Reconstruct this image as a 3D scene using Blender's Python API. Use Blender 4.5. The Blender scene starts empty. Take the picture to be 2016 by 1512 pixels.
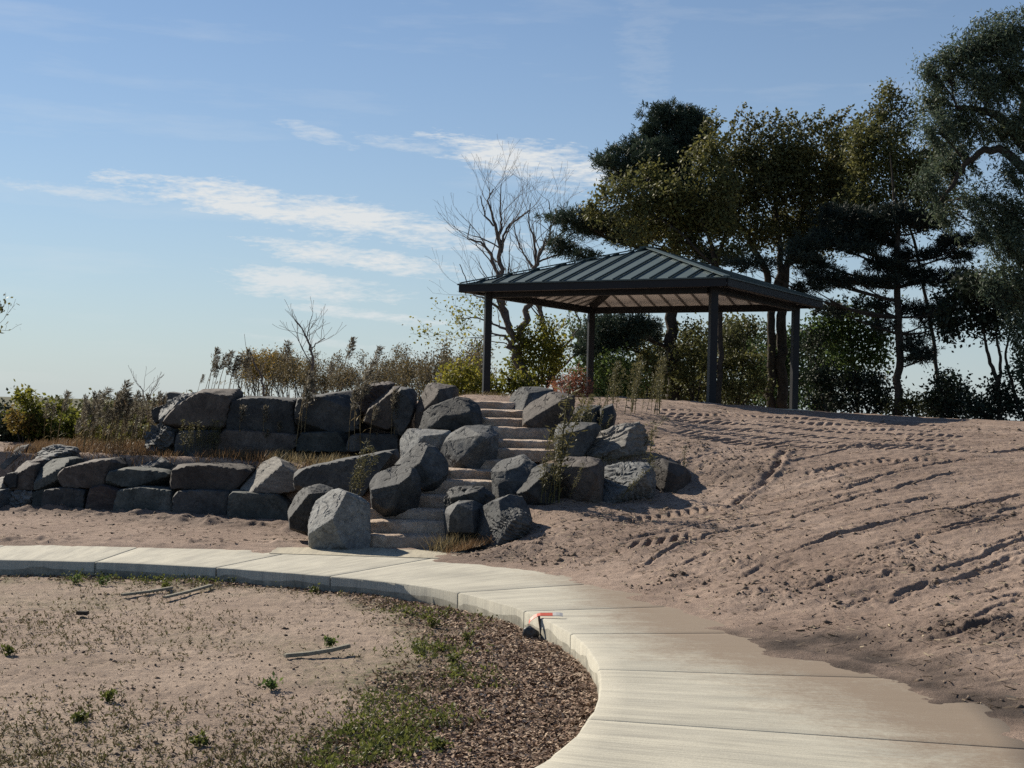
import bpy, math
import numpy as np
from mathutils import Matrix, Vector

# ---------------------------------------------------------------- camera, sky, sun, exposure
scene = bpy.context.scene
col = scene.collection
FPX, CZ = 2800.0, 1.75                      # focal length in photo pixels, eye height above the path
_pit, _rol = math.atan(50 / FPX), math.radians(1.5)
CF = np.array([0, math.cos(_pit), math.sin(_pit)])
_r0 = np.array([1.0, 0, 0]); _u0 = np.cross(_r0, CF)
CR = math.cos(_rol) * _r0 + math.sin(_rol) * _u0
CU = -math.sin(_rol) * _r0 + math.cos(_rol) * _u0
CC = np.array([0, 0, CZ])
cam = bpy.data.cameras.new("camera"); camo = bpy.data.objects.new("camera", cam); col.objects.link(camo)
cam.sensor_width = 36; cam.lens = FPX / 2016 * 36; cam.clip_start = 0.1; cam.clip_end = 8000
camo.matrix_world = Matrix([[CR[i], CU[i], -CF[i], CC[i]] for i in range(3)] + [[0, 0, 0, 1]])
scene.camera = camo

SUN_AZ, SUN_EL = math.radians(-44), math.radians(34)     # azimuth from +Y, clockwise; the sun stands ahead and to the left
sd = Vector((math.sin(SUN_AZ) * math.cos(SUN_EL), math.cos(SUN_AZ) * math.cos(SUN_EL), math.sin(SUN_EL)))
sun = bpy.data.lights.new("sun", 'SUN'); sun.energy = 5.0; sun.angle = math.radians(0.53); sun.color = (1.0, 0.91, 0.77)
suno = bpy.data.objects.new("sun", sun); col.objects.link(suno)
suno.rotation_euler = sd.to_track_quat('Z', 'Y').to_euler()

SKY_STRENGTH = 0.056
CLOUDS = [  # photo pixel centre, half width, half height, tilt (down to the right), strength
    (630, 425, 400, 40, 0.085, 1.0), (1050, 322, 210, 44, 0.10, 1.0), (700, 508, 235, 26, 0.07, 0.95),
    (600, 562, 180, 34, 0.04, 0.85), (715, 619, 160, 13, 0.05, 0.8), (150, 378, 170, 14, 0.03, 0.5),
    (620, 262, 90, 18, 0.25, 0.45), (800, 285, 120, 16, 0.1, 0.45), (650, 676, 190, 9, 0.04, 0.3), (1270, 90, 60, 150, 0.5, 0.10)]
def build_world():
    w = bpy.data.worlds.new("World"); scene.world = w; w.use_nodes = True
    nt = w.node_tree; nt.nodes.clear()
    N = lambda t: nt.nodes.new(t)
    def val(x, s):
        if isinstance(x, (int, float)): s.default_value = x
        else: nt.links.new(x, s)
    def M(op, a, b=0.0, c=0.0, clamp=False):
        n = N('ShaderNodeMath'); n.operation = op; n.use_clamp = clamp
        val(a, n.inputs[0]); val(b, n.inputs[1]); val(c, n.inputs[2]); return n.outputs[0]
    sky = N('ShaderNodeTexSky'); sky.sky_type = 'NISHITA'; sky.sun_disc = False
    sky.sun_elevation = SUN_EL; sky.sun_rotation = SUN_AZ
    sky.altitude = 200; sky.air_density = 1.0; sky.dust_density = 0.0; sky.ozone_density = 2.6
    tc = N('ShaderNodeTexCoord'); sp = N('ShaderNodeSeparateXYZ'); nt.links.new(tc.outputs['Generated'], sp.inputs[0])
    az = M('ARCTAN2', sp.outputs[0], sp.outputs[1]); el = M('ARCSINE', sp.outputs[2])
    def noise(sx, sy, detail, seed):
        cb = N('ShaderNodeCombineXYZ'); val(M('MULTIPLY', az, sx), cb.inputs[0]); val(M('MULTIPLY', el, sy), cb.inputs[1]); cb.inputs[2].default_value = seed
        n = N('ShaderNodeTexNoise'); n.inputs['Detail'].default_value = detail; n.inputs['Scale'].default_value = 1; n.inputs['Roughness'].default_value = 0.6
        nt.links.new(cb.outputs[0], n.inputs['Vector']); return M('SUBTRACT', n.outputs['Fac'], 0.5)
    n1 = noise(22, 110, 6, 1.3); n2 = noise(75, 330, 6, 5.1)
    n3 = noise(210, 760, 5, 2.2)
    nn = M('ADD', M('ADD', M('MULTIPLY', n1, 3.2), M('MULTIPLY', n2, 2.2)), M('MULTIPLY', n3, 1.2))
    tot = None
    for (px, py, hw, hh, tilt, st) in CLOUDS:
        d = CF + (px - 1008) / FPX * CR + (756 - py) / FPX * CU; d = d / np.linalg.norm(d)
        a0, e0 = math.atan2(d[0], d[1]), math.asin(d[2])
        da = M('SUBTRACT', az, a0); de = M('ADD', M('SUBTRACT', el, e0), M('MULTIPLY', da, tilt + 0.026))
        x = M('MULTIPLY', da, FPX / hw); y = M('MULTIPLY', de, FPX / hh)
        m = M('SUBTRACT', 1.0, M('ADD', M('MULTIPLY', x, x), M('MULTIPLY', y, y)))
        m = M('MAXIMUM', m, -6.0)
        m = M('MULTIPLY', M('ADD', M('ADD', m, nn), 0.0), 0.85, clamp=True)
        m = M('MULTIPLY', m, st)
        tot = m if tot is None else M('MAXIMUM', tot, m)
    wisp = noise(5, 34, 7, 9.7)                       # thin high veil over the whole sky
    wisp = M('MULTIPLY', M('ADD', wisp, -0.03), 0.9, clamp=True)
    tot = M('MAXIMUM', tot, wisp)
    mix = N('ShaderNodeMix'); mix.data_type = 'RGBA'
    nt.links.new(M('MULTIPLY', tot, 0.92), mix.inputs['Factor'])
    tn = N('ShaderNodeMix'); tn.data_type = 'RGBA'; tn.blend_type = 'MULTIPLY'; tn.inputs['Factor'].default_value = 1
    nt.links.new(sky.outputs[0], tn.inputs['A']); tn.inputs['B'].default_value = (0.98, 1.02, 1.08, 1)
    hz = N('ShaderNodeMix'); hz.data_type = 'RGBA'                # pale haze low over the whole horizon
    nt.links.new(M('MULTIPLY', M('EXPONENT', M('MULTIPLY', M('ABSOLUTE', el), -6.5)), 0.80), hz.inputs['Factor'])
    nt.links.new(tn.outputs['Result'], hz.inputs['A']); hz.inputs['B'].default_value = (5.2, 6.15, 6.85, 1)
    nt.links.new(hz.outputs['Result'], mix.inputs['A']); mix.inputs['B'].default_value = (9.0, 9.2, 9.2, 1)
    bg = N('ShaderNodeBackground'); bg.inputs['Strength'].default_value = SKY_STRENGTH
    nt.links.new(mix.outputs['Result'], bg.inputs['Color'])
    out = N('ShaderNodeOutputWorld'); nt.links.new(bg.outputs[0], out.inputs[0])
build_world()
scene.view_settings.view_transform = 'Standard'; scene.view_settings.look = 'None'
scene.view_settings.exposure = 0.62; scene.view_settings.gamma = 1.0; scene.view_settings.use_curve_mapping = False
scene.render.engine = 'CYCLES'
scene.cycles.max_bounces = 6; scene.cycles.transparent_max_bounces = 4; scene.cycles.use_denoising = False

# ---------------------------------------------------------------- helpers
rng = np.random.default_rng(7)
def P(px, py, Y):
    d = CF + (px - 1008) / FPX * CR + (756 - py) / FPX * CU
    return CC + d * (Y / d[1])
def Pz(px, py, z):
    d = CF + (px - 1008) / FPX * CR + (756 - py) / FPX * CU
    return CC + d * ((z - CZ) / d[2])
def sm(x): x = np.clip(x, 0, 1); return x * x * (3 - 2 * x)
def hash3(ix, iy, iz, seed):
    with np.errstate(over='ignore'):
        h = ix.astype(np.uint32) * np.uint32(374761393) + iy.astype(np.uint32) * np.uint32(668265263) + iz.astype(np.uint32) * np.uint32(2246822519) + np.uint32((seed * 3266489917) & 0xffffffff)
        h = (h ^ (h >> np.uint32(13))) * np.uint32(1274126177)
        h = (h ^ (h >> np.uint32(16))) * np.uint32(2654435761)
        h = h ^ (h >> np.uint32(15))
    return h.astype(np.float64) / 4294967295.0
def vnoise(x, y, z=None, seed=0):
    x = np.asarray(x, float); y = np.asarray(y, float)
    ix = np.floor(x).astype(np.int64); iy = np.floor(y).astype(np.int64)
    fx = x - ix; fy = y - iy; fx = fx * fx * (3 - 2 * fx); fy = fy * fy * (3 - 2 * fy)
    def lay(iz):
        a = hash3(ix, iy, iz, seed); b = hash3(ix + 1, iy, iz, seed); c = hash3(ix, iy + 1, iz, seed); d = hash3(ix + 1, iy + 1, iz, seed)
        return (a * (1 - fx) + b * fx) * (1 - fy) + (c * (1 - fx) + d * fx) * fy
    if z is None: return lay(np.zeros_like(ix)) * 2 - 1
    z = np.asarray(z, float); iz = np.floor(z).astype(np.int64); fz = z - iz; fz = fz * fz * (3 - 2 * fz)
    return (lay(iz) * (1 - fz) + lay(iz + 1) * fz) * 2 - 1
def fbm(x, y, z=None, oct=4, seed=0, gain=0.5):
    s = 0; a = 1.0; f = 1.0
    for o in range(oct):
        s = s + a * vnoise(x * f, y * f, None if z is None else z * f, seed + o * 17); a *= gain; f *= 2.03
    return s
def mesh_data(name, V, faces, mat=None, smooth=False, attrs=None):
    V = np.asarray(V, np.float32); me = bpy.data.meshes.new(name)
    if isinstance(faces, np.ndarray):
        k = faces.shape[1]; n = len(faces)
        me.vertices.add(len(V)); me.vertices.foreach_set('co', V.ravel())
        me.loops.add(n * k); me.loops.foreach_set('vertex_index', faces.astype(np.int32).ravel())
        me.polygons.add(n); me.polygons.foreach_set('loop_start', np.arange(0, n * k, k, dtype=np.int32))
        me.update(calc_edges=True)
    else:
        me.from_pydata(V.tolist(), [], faces); me.update()
    if smooth: me.polygons.foreach_set('use_smooth', np.ones(len(me.polygons), bool))
    if attrs:
        for k, a in attrs.items():
            at = me.attributes.new(k, 'FLOAT', 'POINT'); at.data.foreach_set('value', np.asarray(a, np.float32))
    if mat: me.materials.append(mat)
    return me
def link(name, me, parent=None, loc=None):
    o = bpy.data.objects.new(name, me); col.objects.link(o)
    if parent is not None: o.parent = parent
    if loc is not None: o.location = tuple(loc)
    return o
def tag(o, label=None, cat=None, group=None, kind=None):
    if label: o['label'] = label
    if cat: o['category'] = cat
    if group: o['group'] = group
    if kind: o['kind'] = kind
    return o
def thing(name, label, cat, base, group=None):
    o = link(name, None, None, base); o.empty_display_size = 0.2
    return tag(o, label, cat, group)
def part(name, V, faces, mat, parent, smooth=False, attrs=None, base=None):
    """a mesh child; V is in world coordinates, base is the root's world position"""
    b = np.array(parent.location) if base is None else np.array(base)
    return link(name, mesh_data(name, np.asarray(V, float) - b, faces, mat, smooth, attrs), parent)
def copy_tree(o, parent=None):
    c = o.copy(); col.objects.link(c); c.parent = parent
    for ch in o.children: copy_tree(ch, c)
    return c
class MB:
    """collects vertices and faces for one mesh"""
    def __init__(s): s.V = []; s.F = []; s.n = 0; s.T = []
    def add(s, V, F, t=0.0):
        V = np.asarray(V, float); s.V.append(V); F = np.asarray(F); s.F.append(F + s.n); s.n += len(V); s.T.append(np.full(len(V), t) if np.isscalar(t) else np.asarray(t))
    def verts(s): return np.concatenate(s.V) if s.V else np.zeros((0, 3))
    def faces(s): return np.concatenate(s.F)
    def tint(s): return np.concatenate(s.T)
    def tube(s, pts, rad, k=6, t=0.0):
        pts = np.asarray(pts, float); n = len(pts); rad = np.broadcast_to(rad, (n,))
        tg = np.gradient(pts, axis=0); tg /= np.linalg.norm(tg, axis=1)[:, None] + 1e-9
        ref = np.array([0.31, 0.95, 0.12]) if abs(tg[0][1]) < 0.9 else np.array([1.0, 0, 0.1])
        a = np.cross(tg, ref); a /= np.linalg.norm(a, axis=1)[:, None] + 1e-9; b = np.cross(tg, a)
        ang = np.arange(k) * 2 * np.pi / k
        V = pts[:, None, :] + rad[:, None, None] * (np.cos(ang)[None, :, None] * a[:, None, :] + np.sin(ang)[None, :, None] * b[:, None, :])
        i, j = np.meshgrid(np.arange(n - 1), np.arange(k), indexing='ij'); j2 = (j + 1) % k
        F = np.stack([i * k + j, i * k + j2, (i + 1) * k + j2, (i + 1) * k + j], -1).reshape(-1, 4)
        s.add(V.reshape(-1, 3), F, t)
def box_verts(c, ax, ay, az_):
    c = np.asarray(c, float)
    return np.array([c + sx * ax + sy * ay + sz * az_ for sz in (-1, 1) for sy in (-1, 1) for sx in (-1, 1)])
BOXF = [(0, 2, 3, 1), (4, 5, 7, 6), (0, 1, 5, 4), (2, 6, 7, 3), (0, 4, 6, 2), (1, 3, 7, 5)]
def bar(p, q, w, h, up=(0, 0, 1)):
    p = np.asarray(p, float); q = np.asarray(q, float); d = q - p; L = np.linalg.norm(d); d /= L
    s = np.cross(d, up); s /= np.linalg.norm(s); u = np.cross(s, d)
    return box_verts((p + q) / 2, d * L / 2, s * w / 2, u * h / 2)
def bevel(o, w, seg=2):
    m = o.modifiers.new('bevel', 'BEVEL'); m.width = w; m.segments = seg; m.limit_method = 'ANGLE'
    return o

# ---------------------------------------------------------------- materials
def mat(name, rough=0.85, spec=0.3):
    m = bpy.data.materials.new(name); m.use_nodes = True
    nt = m.node_tree; b = nt.nodes['Principled BSDF']
    b.inputs['Roughness'].default_value = rough; b.inputs['Specular IOR Level'].default_value = spec
    return m, nt, b
def nnode(nt, t, **kw):
    n = nt.nodes.new(t)
    for k, v in kw.items():
        if k in n.inputs: n.inputs[k].default_value = v
        else: setattr(n, k, v)
    return n
def tex_noise(nt, vec, scale, detail=5, rough=0.6, dist=0.0):
    n = nnode(nt, 'ShaderNodeTexNoise', Scale=scale, Detail=detail, Roughness=rough, Distortion=dist)
    if vec is not None: nt.links.new(vec, n.inputs['Vector'])
    return n.outputs['Fac']
def ramp(nt, fac, stops):
    n = nt.nodes.new('ShaderNodeValToRGB'); e = n.color_ramp.elements
    while len(e) < len(stops): e.new(0.5)
    for i, (p, c) in enumerate(stops): e[i].position = p; e[i].color = (*c, 1) if len(c) == 3 else c
    nt.links.new(fac, n.inputs[0]); return n.outputs[0]
def mixc(nt, fac, a, b, mode='MIX'):
    n = nt.nodes.new('ShaderNodeMix'); n.data_type = 'RGBA'; n.blend_type = mode
    for v, s in ((fac, n.inputs['Factor']), (a, n.inputs['A']), (b, n.inputs['B'])):
        if isinstance(v, (int, float)): s.default_value = v
        elif isinstance(v, tuple): s.default_value = (*v, 1)
        else: nt.links.new(v, s)
    return n.outputs['Result']
def mth(nt, op, a, b=0.0, clamp=False):
    n = nt.nodes.new('ShaderNodeMath'); n.operation = op; n.use_clamp = clamp
    for v, s in ((a, n.inputs[0]), (b, n.inputs[1])):
        if isinstance(v, (int, float)): s.default_value = v
        else: nt.links.new(v, s)
    return n.outputs[0]
def attr(nt, name):
    n = nt.nodes.new('ShaderNodeAttribute'); n.attribute_name = name; return n.outputs['Fac']
def bump(nt, b, h, strength=0.5, dist=0.02):
    n = nnode(nt, 'ShaderNodeBump', Strength=strength, Distance=dist)
    nt.links.new(h, n.inputs['Height']); nt.links.new(n.outputs[0], b.inputs['Normal'])
def coords(nt, which='Object'):
    return nt.nodes.new('ShaderNodeTexCoord').outputs[which]
def mapping(nt, vec, scale=(1, 1, 1), rot=(0, 0, 0)):
    n = nt.nodes.new('ShaderNodeMapping'); n.inputs['Scale'].default_value = scale; n.inputs['Rotation'].default_value = rot
    nt.links.new(vec, n.inputs['Vector']); return n.outputs[0]

def rock_mat(name, c1, c2, c3, strata=0.0):
    m, nt, b = mat(name, 0.82, 0.35)
    oi = nt.nodes.new('ShaderNodeObjectInfo')
    add = nt.nodes.new('ShaderNodeVectorMath'); add.operation = 'ADD'
    cb = nt.nodes.new('ShaderNodeCombineXYZ'); nt.links.new(mth(nt, 'MULTIPLY', oi.outputs['Random'], 40.0), cb.inputs[0])
    nt.links.new(coords(nt), add.inputs[0]); nt.links.new(cb.outputs[0], add.inputs[1]); v = add.outputs[0]
    vs = mapping(nt, v, (1.2, 1.2, 6.0), (0.5, 0.6, 0.2)) if strata else v
    big = tex_noise(nt, vs, 1.9, 6, 0.62, 0.4); fine = tex_noise(nt, v, 34, 5, 0.7); med = tex_noise(nt, vs, 7, 7, 0.68, 0.6)
    c = ramp(nt, big, [(0.33, c1), (0.52, c2), (0.68, c3)])
    c = mixc(nt, 0.75, c, ramp(nt, med, [(0.3, (0.45, 0.45, 0.46)), (0.6, (1.05, 1.05, 1.04)), (0.75, (1.5, 1.47, 1.42))]), 'MULTIPLY')
    c = mixc(nt, 0.6, c, ramp(nt, fine, [(0.35, (0.6, 0.6, 0.6)), (0.65, (1.35, 1.35, 1.35))]), 'MULTIPLY')
    patch = ramp(nt, tex_noise(nt, v, 3.3, 6, 0.7, 0.8), [(0.55, (0, 0, 0)), (0.68, (1, 1, 1))])       # lichen and dried soil
    c = mixc(nt, mth(nt, 'MULTIPLY', patch, 0.45), c, tuple(0.5 * x + y for x, y in zip(c3, (0.075, 0.066, 0.05))))
    crack = ramp(nt, tex_noise(nt, vs, 2.3, 4, 0.55, 1.2), [(0.485, (1, 1, 1)), (0.5, (0.35, 0.35, 0.35)), (0.515, (1, 1, 1))])
    c = mixc(nt, 0.7, c, crack, 'MULTIPLY')
    v2 = mth(nt, 'MULTIPLY_ADD', oi.outputs['Random'], 0.75); nt.nodes[-1].inputs[2].default_value = 0.68
    c = mixc(nt, 1.0, c, v2, 'MULTIPLY')
    nt.links.new(c, b.inputs['Base Color'])
    h = mth(nt, 'ADD', mth(nt, 'MULTIPLY', med, 0.55), mth(nt, 'MULTIPLY', fine, 0.45))
    bump(nt, b, h, 0.5, 0.03)
    return m
R_BLUE = rock_mat('rock_blue_grey', (0.0372, 0.0397, 0.0415), (0.0589, 0.0620, 0.0632), (0.1054, 0.1066, 0.1042))
R_BROWN = rock_mat('rock_brown', (0.0484, 0.0397, 0.0347), (0.0732, 0.0608, 0.0527), (0.1085, 0.0942, 0.0837))
R_GREEN = rock_mat('rock_green_grey', (0.0384, 0.0459, 0.0434), (0.0608, 0.0694, 0.0657), (0.1023, 0.1066, 0.0992))
R_PURP = rock_mat('rock_purple_brown', (0.0422, 0.0322, 0.0310), (0.0670, 0.0515, 0.0465), (0.1023, 0.0837, 0.0744), 1)
R_GREY = rock_mat('rock_pale_grey', (0.1240, 0.1271, 0.1271), (0.1705, 0.1736, 0.1674), (0.2108, 0.2108, 0.2015))
R_TAN = rock_mat('rock_tan_grey', (0.1333, 0.1240, 0.1116), (0.1798, 0.1674, 0.1488), (0.2294, 0.2170, 0.1922), 1)
R_STRATA = rock_mat('rock_layered', (0.0806, 0.0868, 0.0899), (0.1302, 0.1364, 0.1364), (0.1860, 0.1860, 0.1798), 1)

def dirt_mat():
    m, nt, b = mat('dirt', 0.95, 0.12); v = coords(nt)
    n1 = tex_noise(nt, v, 0.55, 5, 0.6, 0.5); n2 = tex_noise(nt, v, 6, 6, 0.7); n3 = tex_noise(nt, v, 55, 4, 0.75)
    c = ramp(nt, n1, [(0.3, (0.20, 0.147, 0.118)), (0.5, (0.265, 0.199, 0.16)), (0.7, (0.32, 0.246, 0.20))])
    c = mixc(nt, 0.55, c, ramp(nt, n2, [(0.32, (0.62, 0.6, 0.58)), (0.62, (1.15, 1.14, 1.12))]), 'MULTIPLY')
    c = mixc(nt, 0.45, c, ramp(nt, n3, [(0.3, (0.4, 0.38, 0.36)), (0.5, (1.0, 1.0, 1.0)), (0.7, (1.35, 1.34, 1.32))]), 'MULTIPLY')
    straw = ramp(nt, tex_noise(nt, mapping(nt, v, (30, 90, 30), (0, 0, 0.5)), 1.0, 3, 0.6), [(0.66, (0, 0, 0)), (0.72, (1, 1, 1))])
    c = mixc(nt, mth(nt, 'MULTIPLY', straw, 0.35), c, (0.30, 0.245, 0.175))
    c = mixc(nt, attr(nt, 'wet_and_shade'), c, (0.062, 0.048, 0.040))  # moist silt and clods, plus painted shade at the lower wall foot
    nt.links.new(c, b.inputs['Base Color'])
    h = mth(nt, 'ADD', mth(nt, 'MULTIPLY', n2, 0.7), mth(nt, 'MULTIPLY', n3, 0.5)); bump(nt, b, h, 0.8, 0.035)
    return m
M_DIRT = dirt_mat()
def bed_mat():
    m, nt, b = mat('bed_soil', 0.95, 0.12); v = coords(nt)
    n1 = tex_noise(nt, v, 0.8, 5, 0.6, 0.6); n2 = tex_noise(nt, v, 9, 6, 0.7); n3 = tex_noise(nt, v, 70, 4, 0.75)
    c = ramp(nt, n1, [(0.3, (0.245, 0.188, 0.150)), (0.5, (0.305, 0.238, 0.190)), (0.7, (0.35, 0.278, 0.224))])
    c = mixc(nt, 0.5, c, ramp(nt, n2, [(0.3, (0.6, 0.59, 0.58)), (0.6, (1.12, 1.12, 1.1))]), 'MULTIPLY')
    c = mixc(nt, 0.55, c, ramp(nt, n3, [(0.3, (0.45, 0.43, 0.42)), (0.6, (1.22, 1.2, 1.18))]), 'MULTIPLY')
    green = mth(nt, 'MULTIPLY', attr(nt, 'green'), ramp(nt, tex_noise(nt, v, 22, 4, 0.7), [(0.4, (0, 0, 0)), (0.6, (1, 1, 1))]))
    c = mixc(nt, green, c, (0.10, 0.12, 0.05))
    mulch = ramp(nt, tex_noise(nt, v, 48, 4, 0.75), [(0.3, (0.06, 0.042, 0.031)), (0.5, (0.145, 0.104, 0.076)), (0.7, (0.25, 0.19, 0.142))])
    c = mixc(nt, attr(nt, 'mulch'), c, mulch)
    nt.links.new(c, b.inputs['Base Color'])
    h = mth(nt, 'ADD', mth(nt, 'MULTIPLY', n2, 0.8), mth(nt, 'MULTIPLY', n3, 0.5)); bump(nt, b, h, 0.9, 0.03)
    return m
M_BED = bed_mat()
def concrete_mat(name, base, stain=True):
    m, nt, b = mat(name, 0.88, 0.25); v = coords(nt)
    al, ac = attr(nt, 'along'), attr(nt, 'across')
    cb = nt.nodes.new('ShaderNodeCombineXYZ'); nt.links.new(mth(nt, 'MULTIPLY', al, 55.0), cb.inputs[0]); nt.links.new(mth(nt, 'MULTIPLY', ac, 1.6), cb.inputs[1])
    broom = tex_noise(nt, cb.outputs[0], 1.0, 4, 0.65)
    cb2 = nt.nodes.new('ShaderNodeCombineXYZ'); nt.links.new(mth(nt, 'MULTIPLY', al, 9.0), cb2.inputs[0]); nt.links.new(mth(nt, 'MULTIPLY', ac, 0.8), cb2.inputs[1])
    band = tex_noise(nt, cb2.outputs[0], 1.0, 4, 0.6)
    n1 = tex_noise(nt, v, 1.3, 5, 0.6); n3 = tex_noise(nt, v, 90, 3, 0.7)
    B = np.array(base)
    c = ramp(nt, n1, [(0.3, tuple(B * 0.88)), (0.7, tuple(B * 1.08))])
    c = mixc(nt, 0.6, c, ramp(nt, broom, [(0.28, (0.5, 0.5, 0.51)), (0.5, (1.0, 1.0, 1.0)), (0.75, (1.12, 1.12, 1.1))]), 'MULTIPLY')
    c = mixc(nt, 0.6, c, ramp(nt, band, [(0.3, (0.62, 0.63, 0.65)), (0.6, (1.08, 1.08, 1.06))]), 'MULTIPLY')
    c = mixc(nt, 0.6, c, ramp(nt, n3, [(0.3, (0.6, 0.6, 0.6)), (0.7, (1.15, 1.15, 1.15))]), 'MULTIPLY')
    if stain:   # washed-out soil that has dried on the slab beside the bare slope
        s = mth(nt, 'ADD', attr(nt, 'stain'), mth(nt, 'MULTIPLY', mth(nt, 'SUBTRACT', tex_noise(nt, v, 2.6, 6, 0.68, 0.5), 0.5), 0.9))
        s = mth(nt, 'ADD', s, mth(nt, 'MULTIPLY', mth(nt, 'SUBTRACT', broom, 0.5), 0.8))
        s = mth(nt, 'ADD', s, mth(nt, 'MULTIPLY', mth(nt, 'SUBTRACT', tex_noise(nt, v, 26, 5, 0.75), 0.5), 0.7))
        s = mth(nt, 'ADD', s, mth(nt, 'MULTIPLY', mth(nt, 'SUBTRACT', n3, 0.5), 0.6))
        c = mixc(nt, ramp(nt, s, [(0.34, (0, 0, 0)), (0.62, (0.5, 0.5, 0.5)), (0.9, (0.92, 0.92, 0.92))]), c, (0.195, 0.148, 0.107))
        # kerb face tinted dark to deepen its shade, mottled by noise
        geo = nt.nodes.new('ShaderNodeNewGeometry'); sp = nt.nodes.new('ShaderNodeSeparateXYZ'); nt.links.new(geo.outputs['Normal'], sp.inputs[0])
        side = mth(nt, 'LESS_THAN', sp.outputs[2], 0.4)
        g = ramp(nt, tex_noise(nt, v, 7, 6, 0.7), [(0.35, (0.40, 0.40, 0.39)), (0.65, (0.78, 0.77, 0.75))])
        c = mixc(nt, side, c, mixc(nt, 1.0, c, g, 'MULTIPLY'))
    nt.links.new(c, b.inputs['Base Color'])
    bump(nt, b, mth(nt, 'ADD', broom, mth(nt, 'MULTIPLY', n3, 0.5)), 0.35, 0.006)
    return m
M_CONC = concrete_mat('concrete_path', (0.455, 0.43, 0.355))
M_PAD = concrete_mat('concrete_pad', (0.42, 0.38, 0.29), False)
def stone_step_mat():
    m, nt, b = mat('limestone', 0.88, 0.2); v = coords(nt)
    n1 = tex_noise(nt, v, 2.2, 6, 0.65, 0.3); n2 = tex_noise(nt, v, 14, 6, 0.7); n3 = tex_noise(nt, v, 70, 3, 0.7)
    c = ramp(nt, n1, [(0.3, (0.34, 0.255, 0.195)), (0.5, (0.47, 0.37, 0.29)), (0.7, (0.56, 0.47, 0.385))])
    c = mixc(nt, 0.6, c, ramp(nt, n2, [(0.3, (0.45, 0.42, 0.4)), (0.62, (1.15, 1.14, 1.12))]), 'MULTIPLY')
    nt.links.new(c, b.inputs['Base Color']); bump(nt, b, mth(nt, 'ADD', n2, mth(nt, 'MULTIPLY', n3, 0.3)), 0.9, 0.04); return m
M_STEP = stone_step_mat()
def plain(name, c, rough=0.6, spec=0.4, var=0.25, scale=9, metallic=0.0, bmp=0.15):
    m, nt, b = mat(name, rough, spec); v = coords(nt); n = tex_noise(nt, v, scale, 6, 0.65); C = np.array(c)
    nt.links.new(ramp(nt, n, [(0.3, tuple(C * (1 - var))), (0.7, tuple(C * (1 + var)))]), b.inputs['Base Color'])
    b.inputs['Metallic'].default_value = metallic
    if bmp: bump(nt, b, tex_noise(nt, v, scale * 6, 4, 0.7), bmp, 0.01)
    return m
M_POST = plain('post_paint', (0.016, 0.017, 0.020), 0.5, 0.18, 0.12, 4, bmp=0.03)
M_ROOF = plain('roof_metal', (0.055, 0.082, 0.082), 0.5, 0.3, 0.10, 1.5, 0.0, 0.02)
M_RIB = plain('roof_rib_metal', (0.034, 0.052, 0.052), 0.42, 0.5, 0.10, 2, 0.0, 0.02)
M_CEIL = plain('ceiling_metal', (0.83, 0.86, 0.88), 0.55, 0.4, 0.06, 2, 0.0, 0.02)
M_SEAM = plain('ceiling_seam_metal', (0.20, 0.20, 0.20), 0.6, 0.3, 0.1, 3, bmp=0.02)
M_BOUNCE_FLOOR = plain('bounce_floor_concrete', (0.42, 0.40, 0.35), 0.9, 0.2, 0.1, 3)
M_BARK = plain('bark_dark', (0.055, 0.047, 0.04), 0.95, 0.1, 0.45, 10, bmp=0.8)
M_BARKG = plain('bark_grey', (0.11, 0.095, 0.085), 0.95, 0.1, 0.35, 10, bmp=0.7)
M_WOOD = plain('weathered_wood', (0.24, 0.22, 0.17), 0.9, 0.15, 0.35, 25, bmp=0.5)
M_DARKW = plain('dark_wood', (0.05, 0.042, 0.036), 0.9, 0.15, 0.35, 25, bmp=0.5)
M_RIBBON = plain('orange_strap', (0.6, 0.10, 0.055), 0.55, 0.4, 0.1, 12, bmp=0.05)
M_WHITE = plain('white_strap', (0.52, 0.50, 0.47), 0.6, 0.4, 0.08, 12, bmp=0.05)
M_STEEL = plain('rusty_steel', (0.06, 0.052, 0.048), 0.6, 0.4, 0.3, 30, bmp=0.2)
M_PLASTIC = plain('black_plastic', (0.02, 0.021, 0.024), 0.35, 0.5, 0.2, 12, bmp=0.1)
M_GROUND = plain('far_ground', (0.075, 0.075, 0.042), 0.95, 0.1, 0.3, 0.05, bmp=0.2)
def leaf_mat(name, ca, cb, cc, trans=0.4, rough=0.6):
    m = bpy.data.materials.new(name); m.use_nodes = True; nt = m.node_tree; nt.nodes.clear()
    c = ramp(nt, attr(nt, 'tint'), [(0.0, ca), (0.5, cb), (1.0, cc)])
    d = nt.nodes.new('ShaderNodeBsdfPrincipled'); d.inputs['Roughness'].default_value = rough; d.inputs['Specular IOR Level'].default_value = 0.25
    t = nt.nodes.new('ShaderNodeBsdfTranslucent'); mx = nt.nodes.new('ShaderNodeMixShader'); mx.inputs[0].default_value = trans
    nt.links.new(c, d.inputs['Base Color']); nt.links.new(c, t.inputs['Color'])
    nt.links.new(d.outputs[0], mx.inputs[1]); nt.links.new(t.outputs[0], mx.inputs[2])
    o = nt.nodes.new('ShaderNodeOutputMaterial'); nt.links.new(mx.outputs[0], o.inputs[0]); return m
L_PINE = leaf_mat('pine_needles', (0.0276, 0.0439, 0.0337), (0.0460, 0.0695, 0.0490), (0.0766, 0.1000, 0.0572), 0.2)
L_PINEB = leaf_mat('pine_needles_dark', (0.0196, 0.0284, 0.0258), (0.0302, 0.0426, 0.0337), (0.0480, 0.0622, 0.0426), 0.15)
L_OLIVE = leaf_mat('leaf_olive', (0.0716, 0.0767, 0.0348), (0.1202, 0.1248, 0.0455), (0.1996, 0.1825, 0.0515), 0.35)
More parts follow.
